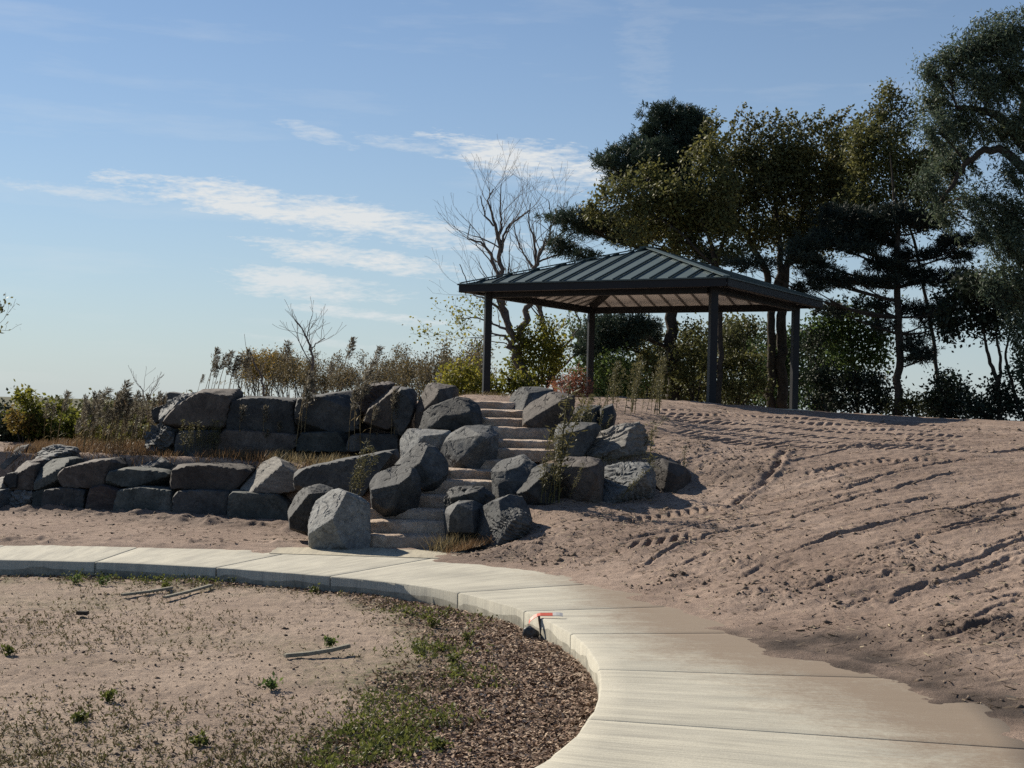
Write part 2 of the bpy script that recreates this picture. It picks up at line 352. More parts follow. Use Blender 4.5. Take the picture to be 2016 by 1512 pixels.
L_BROWN = leaf_mat('leaf_brown_olive', (0.0762, 0.0800, 0.0352), (0.1300, 0.1284, 0.0472), (0.1999, 0.1699, 0.0560), 0.35)
L_WILLOW = leaf_mat('leaf_willow', (0.0522, 0.0755, 0.0545), (0.0899, 0.1199, 0.0755), (0.1499, 0.1655, 0.0822), 0.35)
L_GREEN = leaf_mat('leaf_green', (0.0436, 0.0723, 0.0255), (0.0788, 0.1224, 0.0373), (0.1436, 0.1872, 0.0500), 0.4)
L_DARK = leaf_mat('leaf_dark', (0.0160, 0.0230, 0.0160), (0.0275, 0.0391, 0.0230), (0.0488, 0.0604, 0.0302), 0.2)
L_YELLOW = leaf_mat('leaf_yellow_green', (0.0888, 0.1021, 0.0196), (0.1687, 0.1687, 0.0284), (0.2930, 0.2486, 0.0444), 0.5)
L_GOLD = leaf_mat('leaf_gold', (0.0888, 0.0740, 0.0222), (0.1776, 0.1258, 0.0333), (0.2664, 0.1628, 0.0370), 0.5)
L_RUST = leaf_mat('leaf_rust', (0.183, 0.070, 0.042), (0.309, 0.120, 0.070), (0.422, 0.183, 0.098), 0.4)
L_FAR = leaf_mat('leaf_far_tan', (0.0740, 0.0629, 0.0370), (0.1184, 0.0925, 0.0481), (0.1702, 0.1258, 0.0518), 0.4)
L_WEED = leaf_mat('leaf_weed', (0.0555, 0.0666, 0.0192), (0.0943, 0.1110, 0.0289), (0.1665, 0.1776, 0.0433), 0.4)
L_SEED = leaf_mat('leaf_seedling', (0.0814, 0.0592, 0.0370), (0.0814, 0.0703, 0.0333), (0.0962, 0.0999, 0.0370), 0.35)
L_STRAW = leaf_mat('dry_straw', (0.1184, 0.0888, 0.0481), (0.2146, 0.1665, 0.0888), (0.3256, 0.2664, 0.1480), 0.35)
L_STRAWR = leaf_mat('dry_straw_russet', (0.0962, 0.0555, 0.0296), (0.1628, 0.0999, 0.0518), (0.2368, 0.1628, 0.0888), 0.35)
L_PLUME = leaf_mat('seed_plume', (0.0814, 0.0703, 0.0518), (0.1406, 0.1221, 0.0888), (0.2220, 0.1998, 0.1480), 0.35)
L_STALK = leaf_mat('green_stalk', (0.0666, 0.0629, 0.0296), (0.1110, 0.1036, 0.0444), (0.1702, 0.1480, 0.0629), 0.35)
L_MULCH = leaf_mat('mulch_chip', (0.1055, 0.0644, 0.0435), (0.2531, 0.1663, 0.1142), (0.4851, 0.3755, 0.2720), 0.0, 0.9)
L_LITTER = leaf_mat('straw_litter', (0.07, 0.05, 0.035), (0.19, 0.145, 0.10), (0.40, 0.33, 0.22), 0.0, 0.9)
L_CLOD = leaf_mat('soil_clod', (0.0814, 0.0607, 0.0459), (0.1332, 0.1014, 0.0777), (0.2072, 0.1591, 0.1221), 0.0, 0.95)

# ---------------------------------------------------------------- the path
def resample(pts, n):
    pts = np.asarray(pts, float); s = np.r_[0, np.cumsum(np.linalg.norm(np.diff(pts, axis=0), axis=1))]
    t = np.linspace(0, s[-1], n); return np.stack([np.interp(t, s, pts[:, k]) for k in range(pts.shape[1])], 1), t
def smooth_line(pts, n, it=60):
    q, t = resample(pts, n)
    for _ in range(it): q[1:-1] = 0.5 * q[1:-1] + 0.25 * (q[:-2] + q[2:])
    return resample(q, n)[0]
_inner_px = [(0, 1103), (190, 1105), (428, 1117), (652, 1134), (800, 1148), (910, 1166), (1039, 1203), (1131, 1248), (1170, 1290), (1182, 1325), (1182, 1370), (1164, 1416), (1120, 1465), (1060, 1512)]
_iw = [Pz(x, y, 0)[:2] for x, y in _inner_px]
_iw = [np.array([-14, 14.2]), np.array([-10, 14.95]), np.array([-7.5, 15.2])] + _iw + [np.array([-0.25, 6.2]), np.array([-1.2, 5.0]), np.array([-2.6, 4.0])]
INNER = smooth_line(_iw, 240, 25)
_tg = np.gradient(INNER, axis=0); _tg /= np.linalg.norm(_tg, axis=1)[:, None]
INRM = np.stack([-_tg[:, 1], _tg[:, 0]], 1)                       # away from the bed
ISEG = np.r_[0, np.cumsum(np.linalg.norm(np.diff(INNER, axis=0), axis=1))]
PATH_W = 2.4
def line_dist(X, Y, pts):
    """unsigned distance, side (+ = left of travel), arc length of the nearest point"""
    best = np.full(X.shape, 1e9); side = np.zeros(X.shape); arc = np.zeros(X.shape); s0 = 0
    for a, b in zip(pts[:-1], pts[1:]):
        d = b - a; L2 = d @ d
        if L2 == 0: continue
        t = np.clip(((X - a[0]) * d[0] + (Y - a[1]) * d[1]) / L2, 0, 1)
        ex = X - a[0] - t * d[0]; ey = Y - a[1] - t * d[1]; dd = ex * ex + ey * ey
        m = dd < best; best[m] = dd[m]; side[m] = np.sign(d[0] * ey - d[1] * ex)[m]; arc[m] = (s0 + t * math.sqrt(L2))[m]
        s0 += math.sqrt(L2)
    return np.sqrt(best), side, arc
_jp = [(190, 1105), (428, 1117), (652, 1134), (910, 1166), (1039, 1203), (1131, 1248), (1181, 1318), (1164, 1416)]
_js = [float(line_dist(*[np.array([v]) for v in Pz(x, y, 0)[:2]], INNER)[2][0]) for x, y in _jp]
_js = [_js[0] - 1.45 * k for k in range(6, 0, -1) if _js[0] - 1.45 * k > 0.2] + _js + [_js[-1] + 1.35, _js[-1] + 2.75]
_edges = [0.0] + _js + [ISEG[-1]]
# the line where bare soil has crept over the slabs
_dirt_px = [(520, 1085), (545, 1079), (600, 1075), (730, 1076), (905, 1084), (880, 1098), (905, 1107), (1000, 1115), (1100, 1130), (1190, 1152), (1290, 1185), (1370, 1213), (1420, 1240), (1500, 1272), (1590, 1292), (1690, 1316), (1800, 1360), (1900, 1395), (2016, 1440), (2150, 1500), (2350, 1600)]
DIRTL = np.array([(-14, 15.9), (-9, 16.6)] + [tuple(Pz(x, y, 0)[:2]) for x, y in [(0, 1073), (150, 1074), (300, 1077)]] + [tuple(Pz(x, y, 0)[:2]) for x, y in _dirt_px])
def rounded_strip(s0, s1, w0, w1, top, bot, ns, nw):
    """a slab along the inner edge between arc lengths s0..s1, with eased edges"""
    ss = np.linspace(s0, s1, ns); ss = np.r_[s0, s0 + 0.012, ss[1:-1], s1 - 0.012, s1]
    ww = np.linspace(w0, w1, nw); ww = np.r_[w0, w0 + 0.015, ww[1:-1], w1 - 0.015, w1]
    cx = np.interp(ss, ISEG, INNER[:, 0]); cy = np.interp(ss, ISEG, INNER[:, 1]); nx = np.interp(ss, ISEG, INRM[:, 0]); ny = np.interp(ss, ISEG, INRM[:, 1])
    S, Wd = np.meshgrid(np.arange(len(ss)), ww, indexing='ij')
    X = cx[S] + nx[S] * Wd; Y = cy[S] + ny[S] * Wd
    Z = np.full(X.shape, top); Z[0, :] -= 0.004; Z[-1, :] -= 0.004; Z[:, 0] -= 0.008; Z[:, -1] -= 0.012
    Z += 0.003 * vnoise(X * 1.1, Y * 1.1, seed=3)
    rag = 0.006 * vnoise(ss * 9, ss * 0, seed=8) + 0.004 * vnoise(ss * 31, ss * 0, seed=9)
    X[:, 0] += rag * nx; Y[:, 0] += rag * ny
    n, m = X.shape; idx = np.arange(n * m).reshape(n, m)
    F = np.stack([idx[:-1, :-1], idx[1:, :-1], idx[1:, 1:], idx[:-1, 1:]], -1).reshape(-1, 4)
    V = np.stack([X, Y, Z], -1).reshape(-1, 3)
    loop = np.r_[idx[:, 0], idx[-1, 1:], idx[-2::-1, -1], idx[0, -2:0:-1]]
    LV = V[loop].copy(); LV[:, 2] = bot; k = len(loop); b = len(V) + np.arange(k)
    F2 = np.stack([loop, np.roll(loop, -1), np.roll(b, -1), b], -1)
    A = np.r_[ss[S].ravel(), ss[S].ravel()[loop]]; C = np.r_[Wd.ravel(), Wd.ravel()[loop]]
    V = np.r_[V, LV]; F = np.r_[F[:, ::-1], F2]
    dd, sd_, _ = line_dist(V[:, 0], V[:, 1], DIRTL)
    near = np.clip(1.2 - dd / 1.5, 0, 1)
    near *= np.clip((V[:, 0] + 0.4) / 1.6, 0.25, 1)
    return V, F, dict(along=A, across=C, stain=near)
path = tag(link('path', None), 'curving pale concrete footpath with a kerb edge round the planting bed', kind='structure')
for a, b in zip(_edges[:-1], _edges[1:]):
    V, F, A = rounded_strip(a + 0.0035, b - 0.0035, 0.0, PATH_W, 0.0, -0.32, 14, 14)
    part('slab', V, F, M_CONC, path, False, A)
# pale pad between path and steps
_pa = [Pz(530, 1090, 0)[:2], Pz(905, 1101, 0)[:2], Pz(925, 1078, 0)[:2], Pz(735, 1070, 0)[:2], Pz(560, 1069, 0)[:2]]
_pa = np.array(_pa); _n = len(_pa)
_pv = np.r_[np.c_[_pa, np.full(_n, 0.006)], np.c_[_pa, np.full(_n, -0.2)]]
pad = link('landing_pad', mesh_data('landing_pad', _pv, [tuple(range(_n))[::-1]] + [(i, (i + 1) % _n, _n + (i + 1) % _n, _n + i) for i in range(_n)], M_PAD,
           attrs=dict(along=_pv[:, 0], across=_pv[:, 1])))
tag(pad, 'clean cream concrete pad at the foot of the stone steps', kind='structure')

# ---------------------------------------------------------------- terrain
STEPS = [  # photo x from, x to, y of the top front edge, metres from the camera
    (724, 915, 1055, 17.60), (728, 905, 1026, 17.95), (728, 900, 1002, 18.30), (770, 905, 974, 18.65), (826, 978, 945, 19.0), (866, 985, 924, 19.35), (905, 1040, 905, 19.7),
    (965, 1100, 884, 20.1), (972, 1100, 866, 20.5), (965, 1082, 841, 20.9), (940, 1059, 823, 21.3), (930, 1040, 806, 21.7), (918, 1030, 790, 22.1)]
_sw = [(P(a, y, d), P(b, y, d)) for a, b, y, d in STEPS]
STY = np.array([l[1] for l, r in _sw]); STZ = np.array([(l[2] + r[2]) / 2 for l, r in _sw]); STL = np.array([l[0] for l, r in _sw]); STR = np.array([r[0] for l, r in _sw])
_cp = [tuple(Pz(x, y, 0)[:2]) + (0.0,) for x, y in _dirt_px[6:]]
_cp += [tuple(P(x, y, d)) for x, y, d in [(950, 1072, 17.5), (1070, 985, 18.6), (1200, 980, 18.8), (1330, 957, 19.4), (1180, 900, 20.4), (1290, 882, 21.0), (1250, 802, 24.5),
        (1400, 799, 27.5), (1500, 808, 29.5), (1500, 818, 26.3), (1600, 828, 26.2), (1763, 834, 26.7), (1700, 821, 31), (1820, 826, 31), (2016, 832, 32), (2200, 839, 33), (1950, 850, 25), (1400, 795, 30), (1563, 807, 34.4), (957, 783, 32.8), (1160, 790, 37), (1420, 930, 19.5), (1000, 1062, 16.9), (950, 1072, 16.8), (1075, 994, 18.1), (1140, 990, 18.2), (1230, 992, 18.4), (1310, 968, 19.0), (1120, 912, 19.7), (1255, 900, 19.8), (1380, 940, 19.6)]]
_cp += [(-1.3, 17.6, 0), (-0.7, 22.3, 1.82), (0, 26, 1.9), (-3, 30, 1.85), (3, 39, 1.85), (8, 41, 1.68), (16, 41, 1.66), (10, 52, 1.6), (-3, 42, 1.8), (0, 52, 1.6), (26, 36, 1.5), (22, 25, 1.3), (15, 14, 0.9), (13, 8, 0.5), (7, 7, 0.25), (3.4, 6.6, 0), (-6, 17, 0), (-9, 20, 0)]
_cp = np.array(_cp)
def _U(r2): return np.where(r2 > 1e-12, 0.5 * r2 * np.log(np.maximum(r2, 1e-12)), 0)
_K = _U(((_cp[:, None, :2] - _cp[None, :, :2]) ** 2).sum(-1)) + np.eye(len(_cp)) * 0.08
_A = np.block([[_K, np.c_[np.ones(len(_cp)), _cp[:, :2]]], [np.c_[np.ones(len(_cp)), _cp[:, :2]].T, np.zeros((3, 3))]])
_w = np.linalg.solve(_A, np.r_[_cp[:, 2], 0, 0, 0])
def tps(X, Y):
    z = _w[-3] + _w[-2] * X + _w[-1] * Y
    for k in range(len(_cp)): z = z + _w[k] * _U((X - _cp[k, 0]) ** 2 + (Y - _cp[k, 1]) ** 2)
    return z
W1X = [-14, -8.0, -7.1, -4.9, -3.2, -2.4, -1.6]; W1Y = [22.9, 22.7, 22.5, 21.5, 20.8, 19.6, 18.9]     # foot of the lower wall
W2X = [-14, -5.6, -3.4, -2.0, -1.2, -0.6]; W2Y = [24.2, 23.8, 23.2, 22.6, 22.0, 21.6]                  # foot of the upper wall
def H0(X, Y):
    X = np.asarray(X, float); Y = np.asarray(Y, float)
    right = np.clip(tps(X, Y), -0.3, 2.05)
    y1 = np.interp(X, W1X, W1Y); y2 = np.interp(X, W2X, W2Y)
    left = 0.0 + 0.05 * sm((Y - y1 + 2) / 2) + 0.80 * sm((Y - y1 - 0.15) / 0.4) + 0.97 * sm((Y - y2 - 0.15) / 0.45) * sm((X + 6.3) / 0.7)
    left = left - 0.5 * sm((Y - 27) / 8) * (1 - sm((X + 7.5) / 2.5))
    bl = np.interp(Y, np.r_[10, STY, 26], np.r_[STL[0], STL, STL[-1]])
    z = left + (right - left) * sm((X - bl + 0.5) / 0.5)
    bl2 = np.interp(Y, STY, STL); br2 = np.interp(Y, STY, STR); zc = np.interp(Y, STY, STZ)
    ins = sm((X - bl2 + 0.1) / 0.15) * sm((br2 + 0.1 - X) / 0.15) * sm((Y - 17.5) / 0.1) * sm((22.35 - Y) / 0.1)
    z = z + (np.minimum(z, zc - 0.26) - z) * ins
    z = z + (-0.4 - z) * sm((Y - 50) / 9)
    return z
def ground_hit(px, py):
    d = CF + (px - 1008) / FPX * CR + (756 - py) / FPX * CU; d = d / d[1]
    t = np.arange(6, 60, 0.03); q = CC + d * t[:, None]; h = H0(q[:, 0], q[:, 1]); k = np.argmax(q[:, 2] < h)
    return q[k] if q[k, 2] < h[k] else q[-1]
Z5 = lambda pts: [(1250 + x / 2.629, 700 + y / 2.629) for x, y in pts]
RUTS = [  # traced ruts, width m, depth m
    (Z5([(800, 478), (760, 520), (735, 570), (700, 625), (610, 710), (530, 760), (440, 805)]), .10, .10), (Z5([(860, 475), (1050, 478), (1200, 472), (1500, 482), (1620, 488)]), .07, .07),
    (Z5([(1770, 525), (1900, 505), (2080, 495)]), .07, .07), (Z5([(820, 612), (1000, 592), (1150, 556), (1330, 541), (1470, 552)]), .05, .06),
    (Z5([(1000, 722), (1150, 682), (1290, 640)]), .05, .055), (Z5([(600, 765), (800, 742), (980, 690)]), .04, .04), (Z5([(770, 855), (1000, 782), (1200, 732), (1420, 680), (1750, 600)]), .05, .05),
    (Z5([(620, 960), (720, 915), (860, 870)]), .045, .05), (Z5([(90, 1135), (300, 1060), (430, 1010), (530, 985)]), .05, .05), (Z5([(-40, 1125), (120, 1040), (300, 960), (520, 905), (780, 850)]), .045, .04),
    (Z5([(740, 1060), (900, 1000), (1100, 930), (1300, 882), (1500, 830), (1800, 772), (2080, 710)]), .06, .075), (Z5([(490, 1172), (640, 1100), (710, 1065)]), .05, .05), (Z5([(690, 1125), (760, 1085), (880, 1045)]), .05, .055),
    (Z5([(1250, 978), (1450, 942), (1620, 898), (2050, 805)]), .045, .05), (Z5([(680, 1270), (900, 1222), (1100, 1172), (1210, 1160)]), .05, .05), (Z5([(1170, 1202), (1300, 1176), (1330, 1140), (1500, 1130), (1650, 1100), (1800, 1045), (2080, 930)]), .055, .075),
    (Z5([(1320, 1258), (1450, 1210), (1620, 1172), (1760, 1120), (1900, 1065), (2080, 1005)]), .065, .085), (Z5([(1600, 1030), (1800, 992), (2080, 905)]), .045, .05), (Z5([(1020, 1288), (1200, 1250), (1320, 1225)]), .05, .05),
    (Z5([(1500, 1432), (1700, 1382), (1860, 1318), (2080, 1230)]), .05, .05), (Z5([(-60, 955), (180, 918), (420, 870)]), .04, .04), (Z5([(380, 670), (520, 640), (660, 640)]), .08, .06), (Z5([(1480, 1500), (1750, 1440), (2080, 1385)]), .08, .09),
    (Z5([(900, 1400), (1300, 1345), (1700, 1250), (2080, 1150)]), .04, .03), (Z5([(560, 1210), (900, 1110), (1300, 1010), (1700, 900), (2080, 830)]), .035, .03), (Z5([(560, 700), (900, 650), (1400, 590), (1900, 545)]), .035, .03)]
_rr = np.random.default_rng(88)
for _k in range(34):                                  # many finer scrape lines in the same direction
    _x, _y = _rr.uniform(1120, 1960), _rr.uniform(880, 1290); _L = _rr.uniform(90, 330); _m = -_rr.uniform(.20, .33); _c = _rr.uniform(-.00012, .00012)
    if _y > 1120 + (_x - 1120) * .22: continue
    RUTS.append(([(_x + t * _L, _y + _m * t * _L + _c * (t * _L) ** 2) for t in (0, .25, .5, .75, 1)], _rr.uniform(.03, .055), _rr.uniform(.03, .055)))
TREADS = [  # centre line, width, lug pitch, depth
    (Z5([(-80, 870), (0, 855), (250, 812), (500, 758)]), .34, .155, .05), (Z5([(-90, 1005), (0, 990), (180, 960), (330, 935)]), .36, .16, .05)]
for k, (o, x1) in enumerate([(4, 1750), (21, 1850), (40, 1900), (60, 1960), (88, 1800), (116, 1750), (144, 2000)]):
    TREADS.append((Z5([(60 + 26 * k, 268 + o), (300 + 12 * k, 285 + o), (600, 303 + o * 1.02), (900, 328 + o * 1.0), (x1 * .72, 350 + o * .97), (x1, 372 + o * 0.9)]), .34, .17, .05))
TREADS.append((Z5([(830, 625), (1000, 605), (1150, 575), (1330, 555), (1640, 545)]), .22, .14, .03))
CLODS = [(Z5([(470, 560)])[0], .9, .045), (Z5([(560, 610)])[0], .6, .06), (Z5([(1800, 1420)])[0], .6, .07), (Z5([(1950, 1440)])[0], .5, .07), (Z5([(150, 1175)])[0], .5, .03), (Z5([(700, 1255)])[0], .5, .03),
         ((940, 1086), .55, .06), ((1010, 1080), .55, .05), ((1080, 1090), .4, .045), (Z5([(1650, 835)])[0], .3, .06), (Z5([(1840, 785)])[0], .25, .07), (Z5([(330, 490)])[0], .6, .05), (Z5([(960, 1170)])[0], .7, .04), (Z5([(1400, 1080)])[0], .8, .045), (Z5([(520, 1080)])[0], .5, .04)]
WET = [((1560, 1276), .6, .95), ((1690, 1304), .6, .95), ((1480, 1252), .45, .8), ((1620, 1262), .5, .8), ((1800, 1345), .55, .9), ((1900, 1382), .5, .85), ((1990, 1410), .45, .8), ((1930, 1250), .6, .45), ((1000, 1085), .5, .35), ((930, 1090), .4, .4)]
def build_terrain():
    u = np.r_[np.linspace(-0.62, -0.385, 30)[:-1], np.linspace(-0.385, -0.11, 170)[:-1], np.linspace(-0.11, 0.385, 520), np.linspace(0.385, 0.62, 30)[1:]]
    Y = [5.5]
    while Y[-1] < 62:
        y = Y[-1]; Y.append(y + (0.0028 * y if y < 15.5 else 0.0018 * y if y < 20.5 else 0.0011 * y if y < 27.5 else 0.0018 * y if y < 29 else 0.004 * y if y < 33 else (0.02 * y if y < 45 else 0.05 * y)))
    Y = np.array(Y); YY, UU = np.meshgrid(Y, u, indexing='ij'); X = (UU * YY).ravel(); Yf = YY.ravel()
    idx = np.arange(len(X)).reshape(YY.shape)
    F = np.stack([idx[:-1, :-1], idx[:-1, 1:], idx[1:, 1:], idx[1:, :-1]], -1).reshape(-1, 4)
    # drop everything on the bed side of the path's middle
    d, s, _ = line_dist(X[::1], Yf[::1], INNER[::6])
    keepv = (s > 0) & (d > 0.7)
    inX = (X > -14) | (Yf > 15)
    keepv &= inX & ~((Yf < 14.3) & (X < -3))
    F = F[keepv[F].all(1)]
    used = np.unique(F); remap = -np.ones(len(X), int); remap[used] = np.arange(len(used)); F = remap[F]; X = X[used]; Yf = Yf[used]
    Z = H0(X, Yf)
    dd, sdd, _ = line_dist(X, Yf, DIRTL[::1]); e = dd * sdd        # + = beyond the soil line
    nz = fbm(X * 2.4, Yf * 2.4, oct=5, seed=21) * 0.02
    lip = np.where(e > 0, 0.07 * e, 0.10 * e) + 0.006 + nz * np.clip(1.2 - np.abs(e), 0.2, 1)
    wgt = sm((e - 0.05) / 1.0); Z = lip + (Z - lip) * wgt
    Z = np.where(e < -0.5, np.minimum(Z, -0.05), Z)
    on = sm((e - 0.1) / 0.6)                                         # relief fades out on the slabs
    far = 1 - sm((Yf - 30) / 8)
    Z += on * (fbm(X * 0.9, Yf * 0.9, oct=3, seed=2) * 0.03 + far * (np.abs(fbm(X * 5, Yf * 5, oct=4, seed=5)) * 0.008 + fbm(X * 16, Yf * 16, oct=3, seed=6) * 0.005))
    # combed, dozer-scraped streaks running with the slope
    ang = math.radians(24); sx = X * math.cos(ang) + Yf * math.sin(ang); sy = -X * math.sin(ang) + Yf * math.cos(ang)
    Z += on * far * sm((X + 0.2) / 1.0) * (vnoise(sx * 0.6, sy * 6.5 + 0.6 * vnoise(sx, sy, seed=40), seed=41) * 0.010 + vnoise(sx * 1.0, sy * 17, seed=42) * 0.006)
    rough = np.zeros(len(X)); wet_and_shade = np.zeros(len(X)); calm = np.zeros(len(X))
    for (pp, w, dep) in RUTS:
        w *= .50; dep *= .55
        q = np.array([ground_hit(*p)[:2] for p in pp]); q, _ = resample(q, max(12, len(q) * 6))
        L = len(q); q = q + np.stack([vnoise(np.arange(L) * .7, np.zeros(L), seed=len(pp)), vnoise(np.arange(L) * .7, np.ones(L) * 9, seed=len(pp) + 3)], 1) * .04
        m = (X > q[:, 0].min() - .6) & (X < q[:, 0].max() + .6) & (Yf > q[:, 1].min() - .6) & (Yf < q[:, 1].max() + .6)
        if not m.any(): continue
        dq, sq, aq = line_dist(X[m], Yf[m], q); L = aq.max() + 1e-6; sg = dq * sq
        fade = sm(aq / .5) * sm((L - aq) / .5) * (0.8 + 0.35 * vnoise(aq * .8, aq * 0, seed=int(w * 1000)))
        n2 = 1 + 0.35 * vnoise(X[m] * 9, Yf[m] * 9, seed=77)
        Z[m] += fade * n2 * dep * (-np.exp(-(sg / w) ** 2) + 0.75 * np.exp(-((sg - 1.7 * w) / (0.9 * w)) ** 2) + 0.25 * np.exp(-((sg + 1.8 * w) / w) ** 2))
        rough[m] = np.maximum(rough[m], np.exp(-(dq / (3 * w)) ** 2) * 0.5)
    for (pp, w, pitch, dep) in TREADS:
        q = np.array([ground_hit(*p)[:2] for p in pp]); q, _ = resample(q, 40)
        m = (X > q[:, 0].min() - .6) & (X < q[:, 0].max() + .6) & (Yf > q[:, 1].min() - .6) & (Yf < q[:, 1].max() + .6)
        if not m.any(): continue
        dq, sq, aq = line_dist(X[m], Yf[m], q); L = aq.max() + 1e-6; tq = dq * sq
        ph = aq / pitch - tq * 3.8 + 0.08 * vnoise(aq * 2, tq * 3, seed=5)
        lug = sm((np.sin(2 * np.pi * ph) - 0.05) * 3.0 + .5) * sm((w / 2 - np.abs(tq)) / .05)
        fade = sm(aq / .3) * sm((L - aq) / (.25 * L)) * np.clip(1.0 + 0.4 * vnoise(aq * .7, aq * 0, seed=int(q[0, 1] * 50)), .7, 1.15)
        Z[m] -= fade * dep * 1.3 * lug; calm[m] = np.maximum(calm[m], sm((w * .75 - np.abs(tq)) / .1) * sm((L - aq) / (.25 * L)))
    for (pp, r, a) in CLODS:
        c = ground_hit(*pp); g = np.exp(-(((X - c[0]) / r) ** 2 + ((Yf - c[1]) / (r * .8)) ** 2)); rough = np.maximum(rough, g); Z += a * .6 * g * on
        wet_and_shade = np.maximum(wet_and_shade, g * 0.45 * (a > .05))
    rough *= 1 - .9 * calm
    cl = fbm(X * 11, Yf * 11, oct=4, seed=31); cl2 = np.abs(fbm(X * 24, Yf * 24, oct=3, seed=33))
    Z += on * far * (np.clip(rough, 0, 1) + .03) * (np.maximum(cl, -.2) * .020 + cl2 * .012)
    # churned soil along the foot of the lower wall, its shadow painted in
    y1 = np.interp(X, W1X, W1Y); foot = np.exp(-((Yf - y1 + .9) / .6) ** 2) * (X < -2.2); wet_and_shade = np.maximum(wet_and_shade, foot * .45)
    Z += foot * (0.01 + np.maximum(fbm(X * 4, Yf * 4, oct=5, seed=51), 0) * .07)
    edge_pile = np.exp(-((e - .35) / .22) ** 2) * (X < -2.6); Z += edge_pile * np.maximum(fbm(X * 6, Yf * 3, oct=4, seed=55), 0) * .05
    for (pp, r, a) in WET:
        c = ground_hit(*pp); g = np.exp(-(((X - c[0]) / r) ** 2 + ((Yf - c[1]) / (r * 0.9)) ** 2) ** 1.2)
        wet_and_shade = np.maximum(wet_and_shade, 1.25 * g * a * (0.8 + .5 * fbm(X * 3, Yf * 3, oct=4, seed=61)))
    global TERR; TERR = (X, Yf, Z, e, rough)
    me = mesh_data('dirt_slope', np.stack([X, Yf, Z], 1), F, M_DIRT, True, dict(wet_and_shade=np.clip(wet_and_shade, 0, 1)))
    o = link('dirt_slope', me); tag(o, 'bare graded dirt bank with ruts and tyre tracks', kind='structure')
build_terrain()
g = link('ground', mesh_data('ground', [(-4000, -60, -0.45), (4000, -60, -0.45), (4000, 5000, -0.45), (-4000, 5000, -0.45)], [(0, 1, 2, 3)], M_GROUND))
tag(g, 'flat ground reaching to the horizon', kind='structure')

BEDZ = -0.165
def bed_z(X, Y, d):
    z = BEDZ + fbm(X * 1.2, Y * 1.2, oct=4, seed=71) * .014 + np.abs(fbm(X * 7, Y * 7, oct=4, seed=72)) * .010 + fbm(X * 30, Y * 30, oct=2, seed=73) * .004
    sx = X * .97 + Y * .26
    z = z + vnoise(sx * 1.2, (Y * .97 - X * .26) * 9, seed=75) * .007
    return z - 0.01 + 0.015 * np.exp(-(d / .5) ** 2)
def mulch_w(arc):   # how far the mulch reaches from the kerb, by distance along the kerb
    a0 = _js[-5]; return np.interp(arc, [a0 - 7, a0 - 3.5, a0 - 1.5, a0, a0 + 2, a0 + 5, a0 + 8], [.22, .3, .75, 1.15, 1.3, 1.2, 1.0])
def build_bed():
    u = np.linspace(-0.5, 0.2, 520); Y = [5.2]
    while Y[-1] < 16: Y.append(Y[-1] * 1.0036)
    YY, UU = np.meshgrid(np.array(Y), u, indexing='ij'); X = (UU * YY).ravel(); Yf = YY.ravel(); idx = np.arange(len(X)).reshape(YY.shape)
    F = np.stack([idx[:-1, :-1], idx[:-1, 1:], idx[1:, 1:], idx[1:, :-1]], -1).reshape(-1, 4)
    d, s, arc = line_dist(X, Yf, INNER[::4]); sd_ = -d * s                # + = inside the bed
    F = F[(sd_ > -0.12)[F].all(1)]
    used = np.unique(F); remap = -np.ones(len(X), int); remap[used] = np.arange(len(used)); F = remap[F]; X = X[used]; Yf = Yf[used]; sd_ = sd_[used]; arc = arc[used]
    w = mulch_w(arc); nz = fbm(X * 2.2, Yf * 2.2, oct=4, seed=81)
    mul = sm((w + nz * .2 + fbm(X * 14, Yf * 14, oct=3, seed=84) * .3 - sd_) / .55 + .5)
    grn = np.exp(-((sd_ - w - .05) / .3) ** 2) * np.clip(.55 + nz, 0, 1) + .35 * np.clip(fbm(X * .9, Yf * .9, oct=4, seed=83), 0, 1)
    me = mesh_data('planting_bed', np.stack([X, Yf, bed_z(X, Yf, np.abs(sd_))], 1), F, M_BED, True, dict(mulch=mul, green=np.clip(grn, 0, 1)))
    tag(link('planting_bed', me), 'sandy soil bed inside the curve of the path', kind='structure')
build_bed()

